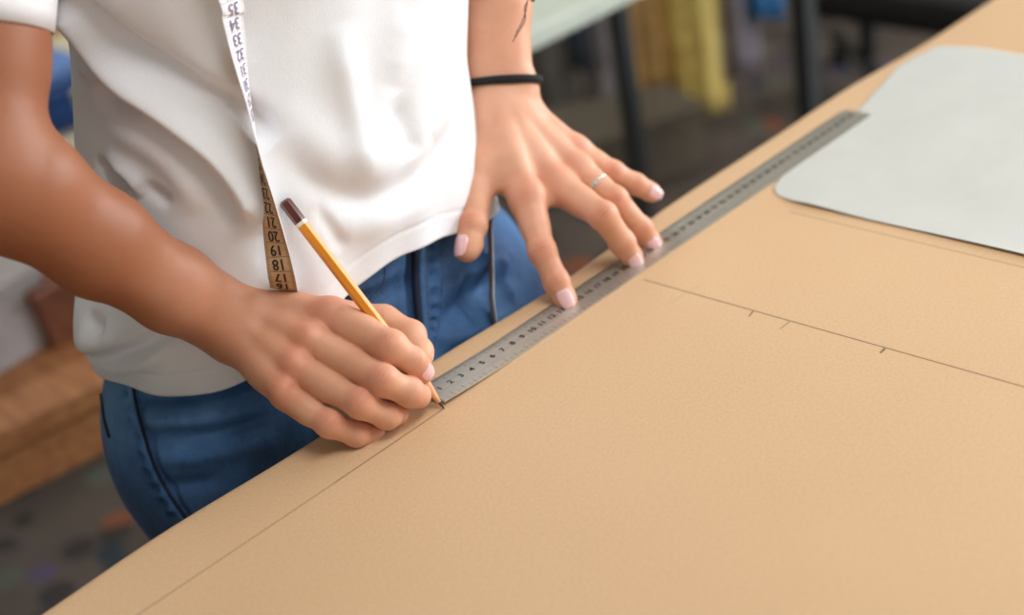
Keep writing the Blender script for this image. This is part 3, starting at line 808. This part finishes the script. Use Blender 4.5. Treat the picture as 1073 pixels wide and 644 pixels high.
nv_ = len(vv); fs = [(i*nv_+j, (i+1)*nv_+j, (i+1)*nv_+j+1, i*nv_+j+1) for i in range(len(uu)-1) for j in range(nv_-1)]
sheet = mesh_obj('pattern_paper', vs, fs, pale); md = sheet.modifiers.new('thickness', 'SOLIDIFY'); md.thickness = .0003; md.offset = -1
tag(sheet, 'white sheet of cut pattern paper lying on the kraft paper', 'paper')

# ---------------------------------------------------------------- steel ruler
def text_mesh(s, size, cw=1.0, bold=.0):
    cu = bpy.data.curves.new('t', 'FONT'); cu.body = s; cu.size = size; cu.align_x = 'CENTER'; cu.align_y = 'CENTER'; cu.resolution_u = 3; cu.offset = bold
    ob = bpy.data.objects.new('t', cu); me = bpy.data.meshes.new_from_object(ob)
    v = [(w.co.x*cw, w.co.y, 0) for w in me.vertices]; f = [tuple(p.vertices) for p in me.polygons]
    bpy.data.objects.remove(ob); bpy.data.curves.remove(cu); bpy.data.meshes.remove(me); return v, f
steel = mat('brushed steel', (200, 200, 192), .42, .86); sn = noise(steel, 40, 4, stretch=(.6, 30, 30)); bump(steel, sn, .12, .0006)
color(steel, ramp(steel, sn, [(.3, (196, 195, 186)), (.7, (220, 219, 210))]))
RW, RL, RS = .0285, .526, .0215
def rz(x): return .0012+.0034*max(0.0, 1-x/.075)**1.5
def rp(x, y, dz=0): return (x*1.0-y*RS+.0022, .0006+y+x*RS, rz(x)+dz)
vs = []; nx = 120
def inset(x):                                                         # rounded far corners
    e = RL-x; r = .004; return r-math.sqrt(max(0, r*r-(r-e)**2)) if e < r else 0
XS = [RL*.985*i/(nx-1) for i in range(nx)]+[RL-.004+.004*(1-math.cos(math.pi/2*k/6)) if False else RL-.004*(1-k/6) for k in range(7)]
for x in XS:
    i_ = inset(x)
    for (y, dz) in ((i_, 0), (RW-i_, 0), (RW-i_, -.0009), (i_, -.0009)): vs.append(rp(x, y, dz))
fs = []; m_ = len(XS)
for i in range(m_-1):
    for k in range(4): fs.append((i*4+k, (i+1)*4+k, (i+1)*4+(k+1) % 4, i*4+(k+1) % 4))
fs += [(0, 1, 2, 3), tuple((m_-1)*4+k for k in (3, 2, 1, 0))]
ruler = mesh_obj('steel_ruler', vs, fs, steel, smooth=False); tag(ruler, 'long steel ruler held flat along the edge of the table', 'ruler')
ink = mat('black engraving', (22, 22, 22), .6)
mb = MB()
def rq(x0, x1, y0, y1):
    n_ = max(1, int((x1-x0)/.004)); 
    for k in range(n_):
        a, b_ = x0+(x1-x0)*k/n_, x0+(x1-x0)*(k+1)/n_
        mb.add([rp(a, y0, .00012), rp(b_, y0, .00012), rp(b_, y1, .00012), rp(a, y1, .00012)], [(0, 1, 2, 3)])
for k in range(0, 501):
    x = .0005+k*.00103; ln = .0062 if k % 10 == 0 else (.0046 if k % 5 == 0 else .0030)
    w = .00009 if k % 10 else .00013
    rq(x-w, x+w, RW-.0004-ln, RW-.0004)
    if k % 10 in (0, 5): rq(x-w, x+w, .0004, .0004+(.0055 if k % 10 == 0 else .0035))
for k in range(1, 51):
    v, f = text_mesh(str(k), .0068, 1.05, .0002); x0 = k*.0103-.0005
    v = [rp(x0+a, .0155+b_, .00014) for a, b_, c in v]; mb.add(v, f)
marks_o = mb.build('graduation_marks', ink, ruler, smooth=False); marks_o['label'] = 'black centimetre numbers and tick marks'

# ---------------------------------------------------------------- pencil
tip = V((0.0, -.0004, .0004)); cap = D(297.5, 210, .957); ax = nrm(cap-tip); LN = np.linalg.norm(cap-tip); U = nrm(np.cross(ax, V((0, 0, 1)))); W = np.cross(ax, U)
def prism(mb, s0, s1, r0, r1, n, rot=0.0):
    mb.add([tip+ax*s+(U*math.cos(2*math.pi*k/n+rot)+W*math.sin(2*math.pi*k/n+rot))*r for s, r in ((s0, r0), (s1, r1)) for k in range(n)],
           [(k, (k+1) % n, n+(k+1) % n, n+k) for k in range(n)]+[tuple(range(n))[::-1], tuple(range(n, 2*n))])
orange = mat('orange pencil paint', (232, 146, 32), .42, Coat_Weight=.15); maroon = mat('maroon pencil paint', (84, 40, 34), .25, Coat_Weight=.4)
cream = mat('cream ring paint', (238, 226, 204), .35); cedar = speckled('cedar wood', (226, 168, 124), .1, 300, .7, stretch=(1, 1, .2)); lead = mat('graphite', (38, 38, 42), .35)
hexr = .0043
mb = MB(); prism(mb, .0235, LN-.0205, hexr, hexr, 6, .26); pencil = mb.build('pencil', orange, smooth=False)
bv_ = pencil.modifiers.new('soft edges', 'BEVEL'); bv_.width = .0005; bv_.segments = 2
tag(pencil, 'orange hexagonal pencil with a dark maroon end', 'pencil')
mb = MB(); prism(mb, LN-.0205, LN-.0178, hexr*1.01, hexr*1.01, 6, .26); mb.build('ring_band', cream, pencil)['label'] = 'cream painted ring'
mb = MB(); prism(mb, LN-.0178, LN-.0015, hexr*1.015, hexr*1.015, 6, .26); prism(mb, LN-.0015, LN, hexr*1.0, hexr*.72, 6, .26); mb.build('end_dip', maroon, pencil)['label'] = 'dark maroon dipped end'
mb = MB(); mb.tube([tip+ax*s for s in (.0052, .012, .020, .0240)], [.00135, .0025, .0038, .0042], 20); mb.build('sharpened_wood', cedar, pencil, smooth=True)
mb = MB(); mb.tube([tip+ax*s for s in (.0, .0012, .0054)], [.00035, .0006, .0013], 12); mb.build('lead', lead, pencil, smooth=True)

# ---------------------------------------------------------------- tape measure hanging round the neck
tw_ = mat('white tape face', (250, 250, 253), .5); tt2 = mat('tan tape face', (208, 174, 136), .6)
A1 = [(240, -6), (243, 15), (248, 45), (254, 78), (260, 105), (266, 132), (271, 158), (275, 180), (280, 205), (285, 232), (290, 262), (295, 290)]
base = []
for x, y in A1:
    q = hit(sbv, x, y, .0105); base.append(q)
# let the strand hang clear of the small folds
B_ = np.array(base); 
for _ in range(6): B_[1:-1] = .5*B_[1:-1]+.25*(B_[:-2]+B_[2:])
low = [D(301, 318, .995), D(308, 352, 1.01), V((-.030, .082, -.02)), V((-.030, .076, -.08)), V((-.030, .070, -.20)), V((-.030, .068, -.33))]
up1 = [B_[0]+V((-.002, .012, .07)), V((.055, .105, .44)), V((.068, .125, .535)), V((.075, .175, .600)), V((.12, .235, .610)), V((.172, .175, .600)), V((.190, .118, .52)), V((.205, .105, .42)), V((.215, .115, .30))]
sB = [on(534, 20, .150, 1), on(524, 110, .140, 1), on(514, 225, .125, 1), on(514, 255, .112, 1), on(515, 290, .100, 1), on(518, 338, .085, 1), V((.120, .078, -.16)), V((.122, .078, -.26))]
path = catmull([*low[::-1], *B_[::-1], *up1, *sB], 10)
def push_out(p):                                                      # keep the tape outside the cloth it lies on
    if not .17 < p[2] < .565: return p
    c = V((np.interp(p[2], [r[0] for r in ROWS], [r[1] for r in ROWS]), np.interp(p[2], [r[0] for r in ROWS], [r[2] for r in ROWS]), p[2])); d = nrm(p-c)
    h_ = sbv.ray_cast(Vector(c+d*.5+OFF), Vector(-d), .5)
    if h_[0] is None: return p
    r = (V(h_[0])-OFF-c)@d+.006; return c+d*r if (p-c)@d < r or p[2] > .30 else p
nB0 = len(low)*10+len(A1)*10-10
path = [p if i < nB0 else push_out(p) for i, p in enumerate(path)]
pa_ = np.array(path)
for _ in range(6): pa_[nB0+1:-1] = .5*pa_[nB0+1:-1]+.25*(pa_[nB0:-2]+pa_[nB0+2:])
path = [V(p) for p in pa_]
NT = len(path); nlow = len(low)*10; nA = nlow+len(A1)*10
vs = []; fs = []; Wt = .0092
dens = np.concatenate([[0], np.cumsum([np.linalg.norm(path[i+1]-path[i]) for i in range(NT-1)])])
iA = lambda y: nlow+int(10*np.interp(-y, [-a[1] for a in A1[::-1]], range(len(A1))))
twc = iA(152)
frames = []
camR = ROT@V((1, 0, 0))
for i, p in enumerate(path):
    t = nrm(path[min(i+1, NT-1)]-path[max(i-1, 0)])
    c = cam_dir(p); side = nrm(np.cross(t, c)); out_ = np.cross(side, t)
    if i < nA+6:
        # half a turn near the middle of the hanging length: tan face below, white face above
        s = dens[i]-dens[twc]; ang_ = math.pi/2+math.atan(s/.020)*.93*1.0
        if i > nA: pass
    frames.append((p, t, side, out_, dens[i]-dens[twc]))
for i, (p, t, side, out_, s) in enumerate(frames):
    if i < nA+20:
        a = math.pi*-1-math.radians(np.interp(s, [-.30, -.093, -.056, -.031, -.012, .012, .031, .062, .095, .16], [-80, -74, -42, -22, -6, 5, 11, 33, 50, 72]))   # degrees from edge-on
        wv = side*math.sin(a)+out_*math.cos(a)*1.0
        nv = side*math.cos(a)-out_*math.sin(a)
    else:
        k = min(1, (i-nA-20)/40); n2_ = nrm(p-V((.12, .19, p[2]))) if p[2] > .35 else nrm(np.cross(t, V((0, 0, 1)))+1e-6)
        nv = n2_; wv = nrm(np.cross(t, nv))
        if p[2] < .33:                                               # the far strand hangs nearly edge-on
            wv = nrm(cam_dir(p)*.96-side*.20); nv = nrm(np.cross(wv, t))
    frames[i] = (p, t, wv, nv, s)
for i in range(1, NT):                                                # keep the ribbon from flipping over
    p, t, wv, nv, s = frames[i]
    if wv@frames[i-1][2] < 0: frames[i] = (p, t, -wv, -nv, s)
fw_ = np.array([f[2] for f in frames]); 
for _ in range(8): fw_[nA+1:-1] = .5*fw_[nA+1:-1]+.25*(fw_[nA:-2]+fw_[nA+2:])
for i, (p, t, wv, nv, s) in enumerate(frames):
    wv = nrm(fw_[i]); nv = nrm(np.cross(t, wv)); frames[i] = (p, t, wv, nv, s)
    for sx, sn_ in ((-1, 1), (1, 1), (1, -1), (-1, -1)): vs.append(p+wv*sx*Wt+nv*sn_*.0003)
mi = []
for i in range(NT-1):
    for k in range(4):
        fs.append((i*4+k, i*4+(k+1) % 4, (i+1)*4+(k+1) % 4, (i+1)*4+k)); mi.append(0 if k == 0 else 1 if k == 2 else 1)
fs += [(0, 3, 2, 1), tuple((NT-1)*4+k for k in range(4))]; mi += [1, 1]
# which side looks at the camera below the twist decides the tan face
p, t, wv, nv, s = frames[iA(250)]
tanface = 0 if nv@cam_dir(p) > 0 else 2
mi = [(1 if (j % 4) == tanface else 0) if j < 4*(NT-1) else 1 for j in range(len(fs))]
tape = mesh_obj('tape_measure', vs, fs, [tw_, tt2], smooth=False); tape.data.polygons.foreach_set('material_index', mi)
tag(tape, 'soft tape measure hanging round the neck over the white t-shirt', 'tape measure')
tan_ink = mat('dark tape print', (44, 32, 28), .6); vio = mat('violet tape print', (120, 110, 150), .6)
def at_s(s):
    i = int(np.clip(np.searchsorted(dens, s)-1, 0, NT-2)); k = (s-dens[i])/(dens[i+1]-dens[i]+1e-9)
    return [frames[i][j]*(1-k)+frames[i+1][j]*k for j in range(4)]
def tape_pt(s, u, face, lift=.00045):
    p, t, wv, nv = at_s(s); return p+nrm(wv)*u+nrm(nv)*(lift if face == 0 else -lift)
def print_face(face, s0, s1, m, name, start, stepn, lab):
    mb = MB(); n_ = start; s = s0
    p, t, wv, nv = at_s((s0+s1)/2); fn = nv if face == 0 else -nv
    while s < s1:
        for u0, u1, h in ((-Wt*.98, Wt*.98, .00013),):
            mb.add([tape_pt(s-h, u0, face), tape_pt(s-h, u1, face), tape_pt(s+h, u1, face), tape_pt(s+h, u0, face)], [(0, 1, 2, 3)])
        for q in range(1, 10):
            sq = s+q*.001
            for sg in (-1, 1):
                u0, u1 = sg*Wt*.97, sg*Wt*(.72 if q != 5 else .60)
                mb.add([tape_pt(sq-.0001, u0, face), tape_pt(sq-.0001, u1, face), tape_pt(sq+.0001, u1, face), tape_pt(sq+.0001, u0, face)], [(0, 1, 2, 3)])
        v, f = text_mesh(str(n_), .0108, .88)
        # digits printed upside down for the viewer, as the tape hangs
        sgn = 1 if (np.cross(wv, t)@fn) > 0 else -1
        for da in (-.00018, .00018): mb.add([tape_pt(s+.005-b_, -sgn*(a+da), face, .0008+da*.1) for a, b_, c in v], f)
        s += .01; n_ += stepn
    o = mb.build(name, m, tape, smooth=False); o['label'] = lab
sa = dens[iA(300)]
print_face(tanface, sa-.025-.30*0, dens[twc]-.006, tan_ink, 'centimetre_print', 15, 1, 'black centimetre numbers on the tan face')
print_face(2 if tanface == 0 else 0, dens[twc]+.015, dens[nA]+.03, vio, 'centimetre_print', 28, 1, 'violet numbers on the white face')

# ---------------------------------------------------------------- the workshop behind
floorm = mat('dark concrete floor', (70, 62, 58), .7); ff = noise(floorm, 2.5, 5); fv = N(floorm, 'ShaderNodeTexVoronoi'); fv.inputs['Scale'].default_value = 12; ftc = N(floorm, 'ShaderNodeTexCoord'); L(floorm, ftc.outputs['Object'], fv.inputs['Vector'])
fsp = N(floorm, 'ShaderNodeSeparateColor'); L(floorm, fv.outputs['Color'], fsp.inputs[0])
fcol = ramp(floorm, fsp.outputs[0], [(0, (44, 60, 74)), (.2, (66, 58, 52)), (.45, (100, 108, 96)), (.55, (60, 54, 50)), (.75, (150, 86, 54)), (.83, (58, 54, 56)), (.93, (98, 88, 120))]); [n for n in floorm.node_tree.nodes if n.type == 'VALTORGB'][0].color_ramp.interpolation = 'CONSTANT'
fmask = math_(floorm, 'MULTIPLY', math_(floorm, 'LESS_THAN', fv.outputs['Distance'], .38), math_(floorm, 'GREATER_THAN', noise(floorm, 3.0, 3), .30))
color(floorm, mix(floorm, math_(floorm, 'MULTIPLY', fmask, .95), ramp(floorm, ff, [(.3, (84, 75, 67)), (.7, (112, 101, 94))]), fcol)); bump(floorm, ff, .2, .01)
mb = MB(); mb.box((.2, .4, -.925), (6.4, 8.8, .05)); structure(mb.build('floor', floorm))
wallm = speckled('painted plaster wall', (206, 200, 190), .03, 30, .9)
mb = MB(); mb.box((.2, 4.85, .50), (6.4, .10, 2.80)); structure(mb.build('wall_back', wallm))
mb = MB(); mb.box((-3.05, .4, .50), (.10, 8.8, 2.80)); structure(mb.build('wall_left', wallm))
WY0, WY1, WZ0, WZ1 = -3.0, .2, -.05, 1.70
mb = MB(); X_ = 3.45
mb.box((X_, (-4.0+WY0)/2, .5), (.10, WY0+4.0, 2.8)); mb.box((X_, (4.8+WY1)/2, .5), (.10, 4.8-WY1, 2.8))
mb.box((X_, (WY0+WY1)/2, (-.9+WZ0)/2), (.10, WY1-WY0, WZ0+.9)); mb.box((X_, (WY0+WY1)/2, (1.9+WZ1)/2), (.10, WY1-WY0, 1.9-WZ1)); structure(mb.build('wall_right', wallm))
mb = MB(); mb.box((.2, .4, 1.925), (6.4, 8.8, .05)); structure(mb.build('ceiling', wallm))
framem = mat('white window frame', (230, 230, 228), .5)
mb = MB()
for y in (WY0+.03, (WY0+WY1)/2, WY1-.03): mb.box((X_, y, (WZ0+WZ1)/2), (.07, .06, WZ1-WZ0-.002))
for z in (WZ0+.03, WZ1-.03): mb.box((X_, (WY0+WY1)/2, z), (.07, WY1-WY0-.002, .06))
structure(mb.build('window_1', framem))

# wooden bench
bw = mat('honey bench wood', (186, 134, 86), .5); bf = noise(bw, 6, 5, stretch=(14, 1, 14)); color(bw, ramp(bw, bf, [(.3, (158, 98, 62)), (.7, (212, 152, 98))]))
a0 = on(0, 452, -.40); a1 = on(104, 402, -.40); bu = nrm(V((a1[0]-a0[0], a1[1]-a0[1], 0))); bn = V((-bu[1], bu[0], 0))
if bn[1] < 0: bn = -bn
bl = 1.5; bc = a0+bu*.16+bn*.19; ang_b = math.atan2(bu[1], bu[0]); Rb = Matrix.Rotation(ang_b, 4, 'Z')
bc = a1-bu*(bl/2-.06)+bn*.17; bench = empty('wooden_bench', (bc[0], bc[1], -.9))
for k in range(3):
    c = bc+bn*(-.115+.115*k); mb = MB(); mb.box((c[0], c[1], -.418), (bl, .108, .036), R=Rb, bevel=.006); part(bench, mb.build('plank', bw))
mb = MB()
for s in (-1, 1): c = bc+bn*.145*s; mb.box((c[0], c[1], -.472), (bl-.06, .025, .07), R=Rb, bevel=.003)
part(bench, mb.build('apron', bw))
for s in (-1, 1):
    for q in (-1, 1): c = bc+bu*((bl/2-.60) if s > 0 else -(bl/2-.1))+bn*.12*q; mb = MB(); mb.box((c[0], c[1], -.661), (.05, .05, .450), R=Rb, bevel=.004); part(bench, mb.build('leg', bw))
tag(bench, 'long honey wooden bench standing behind the person', 'bench')
def crate(name, lab, cat, c, size, rz_, m, m2, lidh=.03):
    R_ = Matrix.Rotation(rz_, 4, 'Z'); e = empty(name, (c[0], c[1], c[2])); mb = MB(); mb.box((c[0], c[1], c[2]+size[2]/2), size, R=R_, bevel=.004); part(e, mb.build('body', m))
    mb = MB(); mb.box((c[0], c[1], c[2]+size[2]+lidh/2), (size[0]+.012, size[1]+.012, lidh), R=R_, bevel=.004); part(e, mb.build('lid', m2)); return tag(e, lab, cat)
greyb = speckled('pale grey card', (186, 182, 184), .04, 60); tanb = speckled('tan card', (196, 146, 92), .08, 60); brownb = speckled('brown leather', (128, 78, 56), .12, 60, .5)
q = on(8, 372, -.40); crate('storage_box', 'pale grey lidded box standing on the wooden bench', 'box', (q[0]-.02, q[1]+.02, -.40), (.17, .12, .10), ang_b+.25, greyb, greyb, .02)
q = on(70, 352, -.40); crate('storage_box', 'small reddish brown box standing on the bench beside the grey one', 'box', (q[0]+.03, q[1]+.03, -.40), (.12, .10, .07), ang_b+.1, brownb, brownb, .02)
# low cream table further back with folded denim, a bag and a carton
def simple_table(name, lab, c, size, ztop, m, ml, rz_=0.0, th=.03, leg=.045, flr=-.9):
    R_ = Matrix.Rotation(rz_, 4, 'Z'); e = empty(name, (c[0], c[1], flr)); mb = MB(); mb.box((c[0], c[1], ztop-th/2), (size[0], size[1], th), R=R_, bevel=.004); part(e, mb.build('tabletop', m))
    for s in (-1, 1):
        for q in (-1, 1):
            o_ = R_@Vector((s*(size[0]/2-leg), q*(size[1]/2-leg), 0)); h = ztop-th-flr
            mb = MB(); mb.box((c[0]+o_.x, c[1]+o_.y, flr+h/2), (leg, leg, h), R=R_, bevel=.003); part(e, mb.build('leg', ml))
    return tag(e, lab, 'table')
creamm = speckled('cream laminate', (226, 218, 186), .03, 30, .5); palem = speckled('pale green laminate', (206, 216, 204), .03, 30, .5); darkst = mat('dark painted steel', (62, 66, 68), .5, .3)
q = on(60, 158, -.35); simple_table('side_table', 'low cream table holding folded blue cloth', (q[0]+.22, q[1]+.33, 0), (.95, .62), -.35, creamm, darkst)
tq = q
def folded(name, lab, c, size, m, n_=3, rz_=0.0):
    mb = MB(); h = size[2]/n_; R_ = Matrix.Rotation(rz_, 4, 'Z')
    for k in range(n_): mb.box((c[0]+.006*math.sin(k*2.1), c[1]+.005*math.cos(k*1.7), c[2]+h*(k+.5)), (size[0]*(1-.03*(k % 2)), size[1], h*.96), R=R_, bevel=h*.42)
    return tag(mb.build(name, m, smooth='auto'), lab, 'cloth')
navy = speckled('navy cloth', (26, 62, 116), .15, 30); sky = speckled('light blue cloth', (96, 130, 186), .12, 30); blackc = speckled('black cloth', (20, 19, 22), .2, 40)
yy = tq[1]+.12
folded('folded_cloth', 'stack of folded navy cloth on the cream table', (tq[0]-.02, yy+.06, -.35), (.34, .26, .085), navy, 3)
folded('folded_cloth', 'light blue folded cloth on top of the navy stack', (tq[0]-.02, yy+.06, -.264), (.32, .24, .028), sky, 2)
e = empty('handbag', (tq[0]+.0, yy+.36, -.35)); mb = MB(); mb.box((tq[0]+.02, yy+.34, -.265), (.36, .10, .17), bevel=.04); part(e, mb.build('body', blackc, smooth='auto'))
mb = MB(); mb.tube(catmull([V((tq[0]-.07, yy+.34, -.19)), V((tq[0]-.05, yy+.34, -.10)), V((tq[0]+.09, yy+.34, -.10)), V((tq[0]+.11, yy+.34, -.19))], 6), .009, 8); part(e, mb.build('handle', blackc, smooth=True)); tag(e, 'black bag on the cream table behind the blue cloth', 'bag')
q = on(60, 60, -.9); crate('cardboard_box', 'tan cardboard carton on the floor behind the cream table', 'box', (q[0]+.05, q[1]-.05, -.9), (.8, .5, .50), 0, tanb, tanb, .04)

# pale worktable behind to the right, garment rack with hanging clothes behind it
simple_table('cutting_table', 'pale green topped table behind the person', (.905, .985, 0), (1.13, .50), -.115, palem, darkst, 0, .030, .032)
C0 = V((1.82, 1.62, 0)); ru = nrm(V((.80, -.60, 0))); rn = V((.60, .80, 0)); RZ = .62
def on_rack(px_, py_, back=0.0):
    a = D(px_, py_, 1)-CAM; c = C0+rn*back; s = ((c-CAM)@rn)/(a@rn); return CAM+a*s
rack = empty('garment_rack', (C0[0], C0[1], -.9)); mb = MB(); r0 = C0-ru*.75; r1 = C0+ru*.62
mb.tube([V((r0[0], r0[1], RZ)), V((r1[0], r1[1], RZ))], .013, 12); part(rack, mb.build('rail', darkst, smooth=True))
for q in (r0, r1):
    mb = MB(); mb.tube([V((q[0], q[1], -.80)), V((q[0], q[1], RZ+.012))], .018, 12); part(rack, mb.build('post', darkst, smooth=True))
    mb = MB(); mb.tube([q-rn*.25+V((0, 0, -.82)), q+rn*.25+V((0, 0, -.82))], .016, 10); part(rack, mb.build('foot', darkst, smooth=True))
    for s in (-1, 1): mb = MB(); w_ = q+rn*.22*s; mb.tube([w_+V((0, 0, -.898)), w_+V((0, 0, -.842))], .022, 14); part(rack, mb.build('caster', blackc, smooth=True))
tag(rack, 'dark metal garment rack full of hanging clothes', 'clothes rack')
def garment(x0, x1, yb, c, lab, cat, i, depth=.045, long_=None):
    m = speckled('garment cloth', c, .12, 25); A_ = on_rack((x0+x1)/2, yb); L0 = on_rack(x0, yb); L1 = on_rack(x1, yb); wd = np.linalg.norm(L1-L0)/2
    zb = max(A_[2], -.86); t = (A_-C0)@ru; cen = C0+ru*t; n_ = 48; nz = 26; vs = []; fs = []; ztop = RZ-.075
    for j in range(nz):
        u = j/(nz-1); z = zb+(ztop-zb)*u
        sh = 1 if z < ztop-.10 else max(.12, math.sqrt(max(0, 1-((z-(ztop-.10))/.102)**2)))
        ww = max(wd, .06)*(1.08-.16*u)*sh; dd = depth*(1.1-.4*u)*max(.35, sh)
        for k in range(n_):
            a = 2*math.pi*k/n_; rr = 1+.16*(1-u)*math.sin(7*a+i)+.05*math.sin(11*a+u*4)
            q = cen+ru*ww*math.cos(a)*(1+.03*math.sin(9*u+i))+rn*dd*math.sin(a)*rr; vs.append((q[0], q[1], z+.012*math.sin(3*a+i)*(1-u)**4))
    fs = [(j*n_+k, j*n_+(k+1) % n_, (j+1)*n_+(k+1) % n_, (j+1)*n_+k) for j in range(nz-1) for k in range(n_)]+[tuple(range(n_))[::-1], tuple((nz-1)*n_+k for k in range(n_))]
    e = empty('hanging_garment', (cen[0], cen[1], ztop)); part(e, mesh_obj('cloth', vs, fs, m))
    mb = MB(); P = [cen+V((0, 0, ztop-.005)), cen+V((0, 0, RZ-.02)), cen+rn*.02+V((0, 0, RZ+.005)), cen+V((0, 0, RZ+.020)), cen-rn*.018+V((0, 0, RZ+.006))]; mb.tube(catmull(P, 6), .003, 6); part(e, mb.build('hanger_hook', darkst, smooth=True))
    return tag(e, lab, cat, 'clothes on the garment rack')
garment(562, 604, 128, (112, 108, 104), 'grey brown garment hanging leftmost on the rack', 'clothes', 1)
garment(600, 628, 66, (56, 66, 78), 'short slate blue garment between grey ones on the rack', 'clothes', 2)
garment(630, 656, 108, (150, 144, 146), 'light grey garment hanging left of the tan one', 'clothes', 3)
garment(664, 694, 92, (196, 156, 96), 'tan brown garment hanging beside the yellow one', 'clothes', 4)
garment(706, 764, 112, (250, 210, 122), 'yellow garment hanging on the rack', 'clothes', 5, .06)
garment(766, 776, 74, (140, 132, 142), 'grey lilac garment hanging right of the yellow one', 'clothes', 6)
garment(778, 808, 16, (60, 128, 186), 'short blue garment at the right end of the rack', 'clothes', 7)
# things on the floor behind
bx = speckled('beige grey card', (112, 104, 90), .06, 40)
q = on(632, 172, -.9); crate('storage_box', 'beige grey box on the floor under the rack', 'box', (q[0], q[1]-.05, -.9), (.34, .26, .12), -.3, bx, bx, .03)
# black chair at the far right
q = on(990, 22, -.45); chx, chy = q[0]+.20, q[1]+.08
ch = empty('desk_chair', (chx, chy, -.9)); mb = MB(); mb.box((chx, chy, -.43), (.50, .48, .08), bevel=.03); part(ch, mb.build('seat', blackc, smooth='auto'))
mb = MB(); mb.box((chx, chy+.25, -.12), (.44, .06, .42), bevel=.025); part(ch, mb.build('backrest', blackc, smooth='auto'))
mb = MB(); mb.tube([V((chx, chy, -.80)), V((chx, chy, -.47))], .03, 14); part(ch, mb.build('gas_lift', darkst, smooth=True))
mb = MB(); mb.tube([V((chx, chy+.20, -.455)), V((chx, chy+.285, -.43)), V((chx, chy+.29, -.15))], .015, 8); part(ch, mb.build('back_support', darkst, smooth=True))
for k in range(5):
    a = 2*math.pi*k/5+.3; e_ = V((chx+.29*math.cos(a), chy+.29*math.sin(a), -.83)); mb = MB(); mb.tube([V((chx, chy, -.80)), e_], [.022, .014], 8); lg = part(ch, mb.build('leg', darkst, smooth=True))
    mb = MB(); mb.lathe([(.012, -.030), (.026, -.012), (.026, .012), (.012, .030)], (e_[0], e_[1], -.869), 12); cs = mb.build('caster', blackc, lg, smooth=True)
    cs.matrix_parent_inverse = lg.matrix_basis.inverted() @ Matrix.Translation(-Vector(ch.location)).inverted() if False else Matrix.Identity(4)
tag(ch, 'black desk chair standing far behind the table', 'chair')

# unseen ceiling panels added to fill from above and brighten the background
glow = bpy.data.materials.new('fill panel diffuser'); glow.use_nodes = True; gb = glow.node_tree.nodes['Principled BSDF']; gb.inputs['Emission Color'].default_value = (1, .98, .94, 1); gb.inputs['Emission Strength'].default_value = 1.2
def panel(x, y, lab):
    cl = empty('added_fill_panel', (x, y, 1.90)); mb = MB(); mb.box((x, y, 1.865), (1.30, .70, .068), bevel=.006); part(cl, mb.build('housing', framem))
    mb = MB(); mb.box((x, y, 1.826), (1.20, .60, .008)); part(cl, mb.build('diffuser', glow)); tag(cl, lab, 'light')
panel(.40, -.95, 'flat white panel added as unseen fill light above the worktable'); panel(1.1, 2.2, 'flat white panel added as unseen fill light above the clothes rack')
# ---------------------------------------------------------------- light: daylight from the window on the right, soft sky light
w = bpy.data.worlds.new('world'); scene.world = w; w.use_nodes = True
bg = w.node_tree.nodes['Background']; bg.inputs[0].default_value = (1.0, .985, .96, 1); bg.inputs[1].default_value = .50
def area(name, loc, target, size, power, c=(1, 1, 1)):
    l = bpy.data.lights.new(name, 'AREA'); l.shape = 'RECTANGLE'; l.size, l.size_y = size; l.energy = power; l.color = c
    o = bpy.data.objects.new(name, l); col.objects.link(o); o.location = tuple(V(loc)+OFF)
    o.rotation_euler = (Vector(V(target)-V(loc))).to_track_quat('-Z', 'Y').to_euler(); return o
area('window_light', (3.38, -1.4, .82), (0, -1.4, .82), (3.0, 1.6), 146, (.94, .975, 1.0))
area('added_fill_light', (.40, -.95, 1.80), (.40, -.95, 0), (1.15, .55), 20, (1, .97, .92))  # added top fill over the table, source unseen
area('added_fill_light', (1.1, 2.2, 1.80), (1.1, 2.2, 0), (1.15, .55), 17, (1, .97, .92))  # added to lift the background and floor, source unseen
scene.view_settings.view_transform = 'Standard'; scene.view_settings.look = 'None'; scene.view_settings.exposure = 0; scene.view_settings.gamma = 1
scene.view_settings.use_curve_mapping = False
# camera
cd = bpy.data.cameras.new('camera'); co = bpy.data.objects.new('camera', cd); col.objects.link(co)
cd.sensor_width = 36; cd.lens = F*36/1073; cd.clip_start = .02
M = Matrix([(ROT[i][0], -ROT[i][1], -ROT[i][2]) for i in range(3)]).to_4x4(); M.translation = Vector(CAM+OFF); co.matrix_world = M
cd.dof.use_dof = True; cd.dof.focus_distance = .955; cd.dof.aperture_fstop = 3.0
scene.camera = co
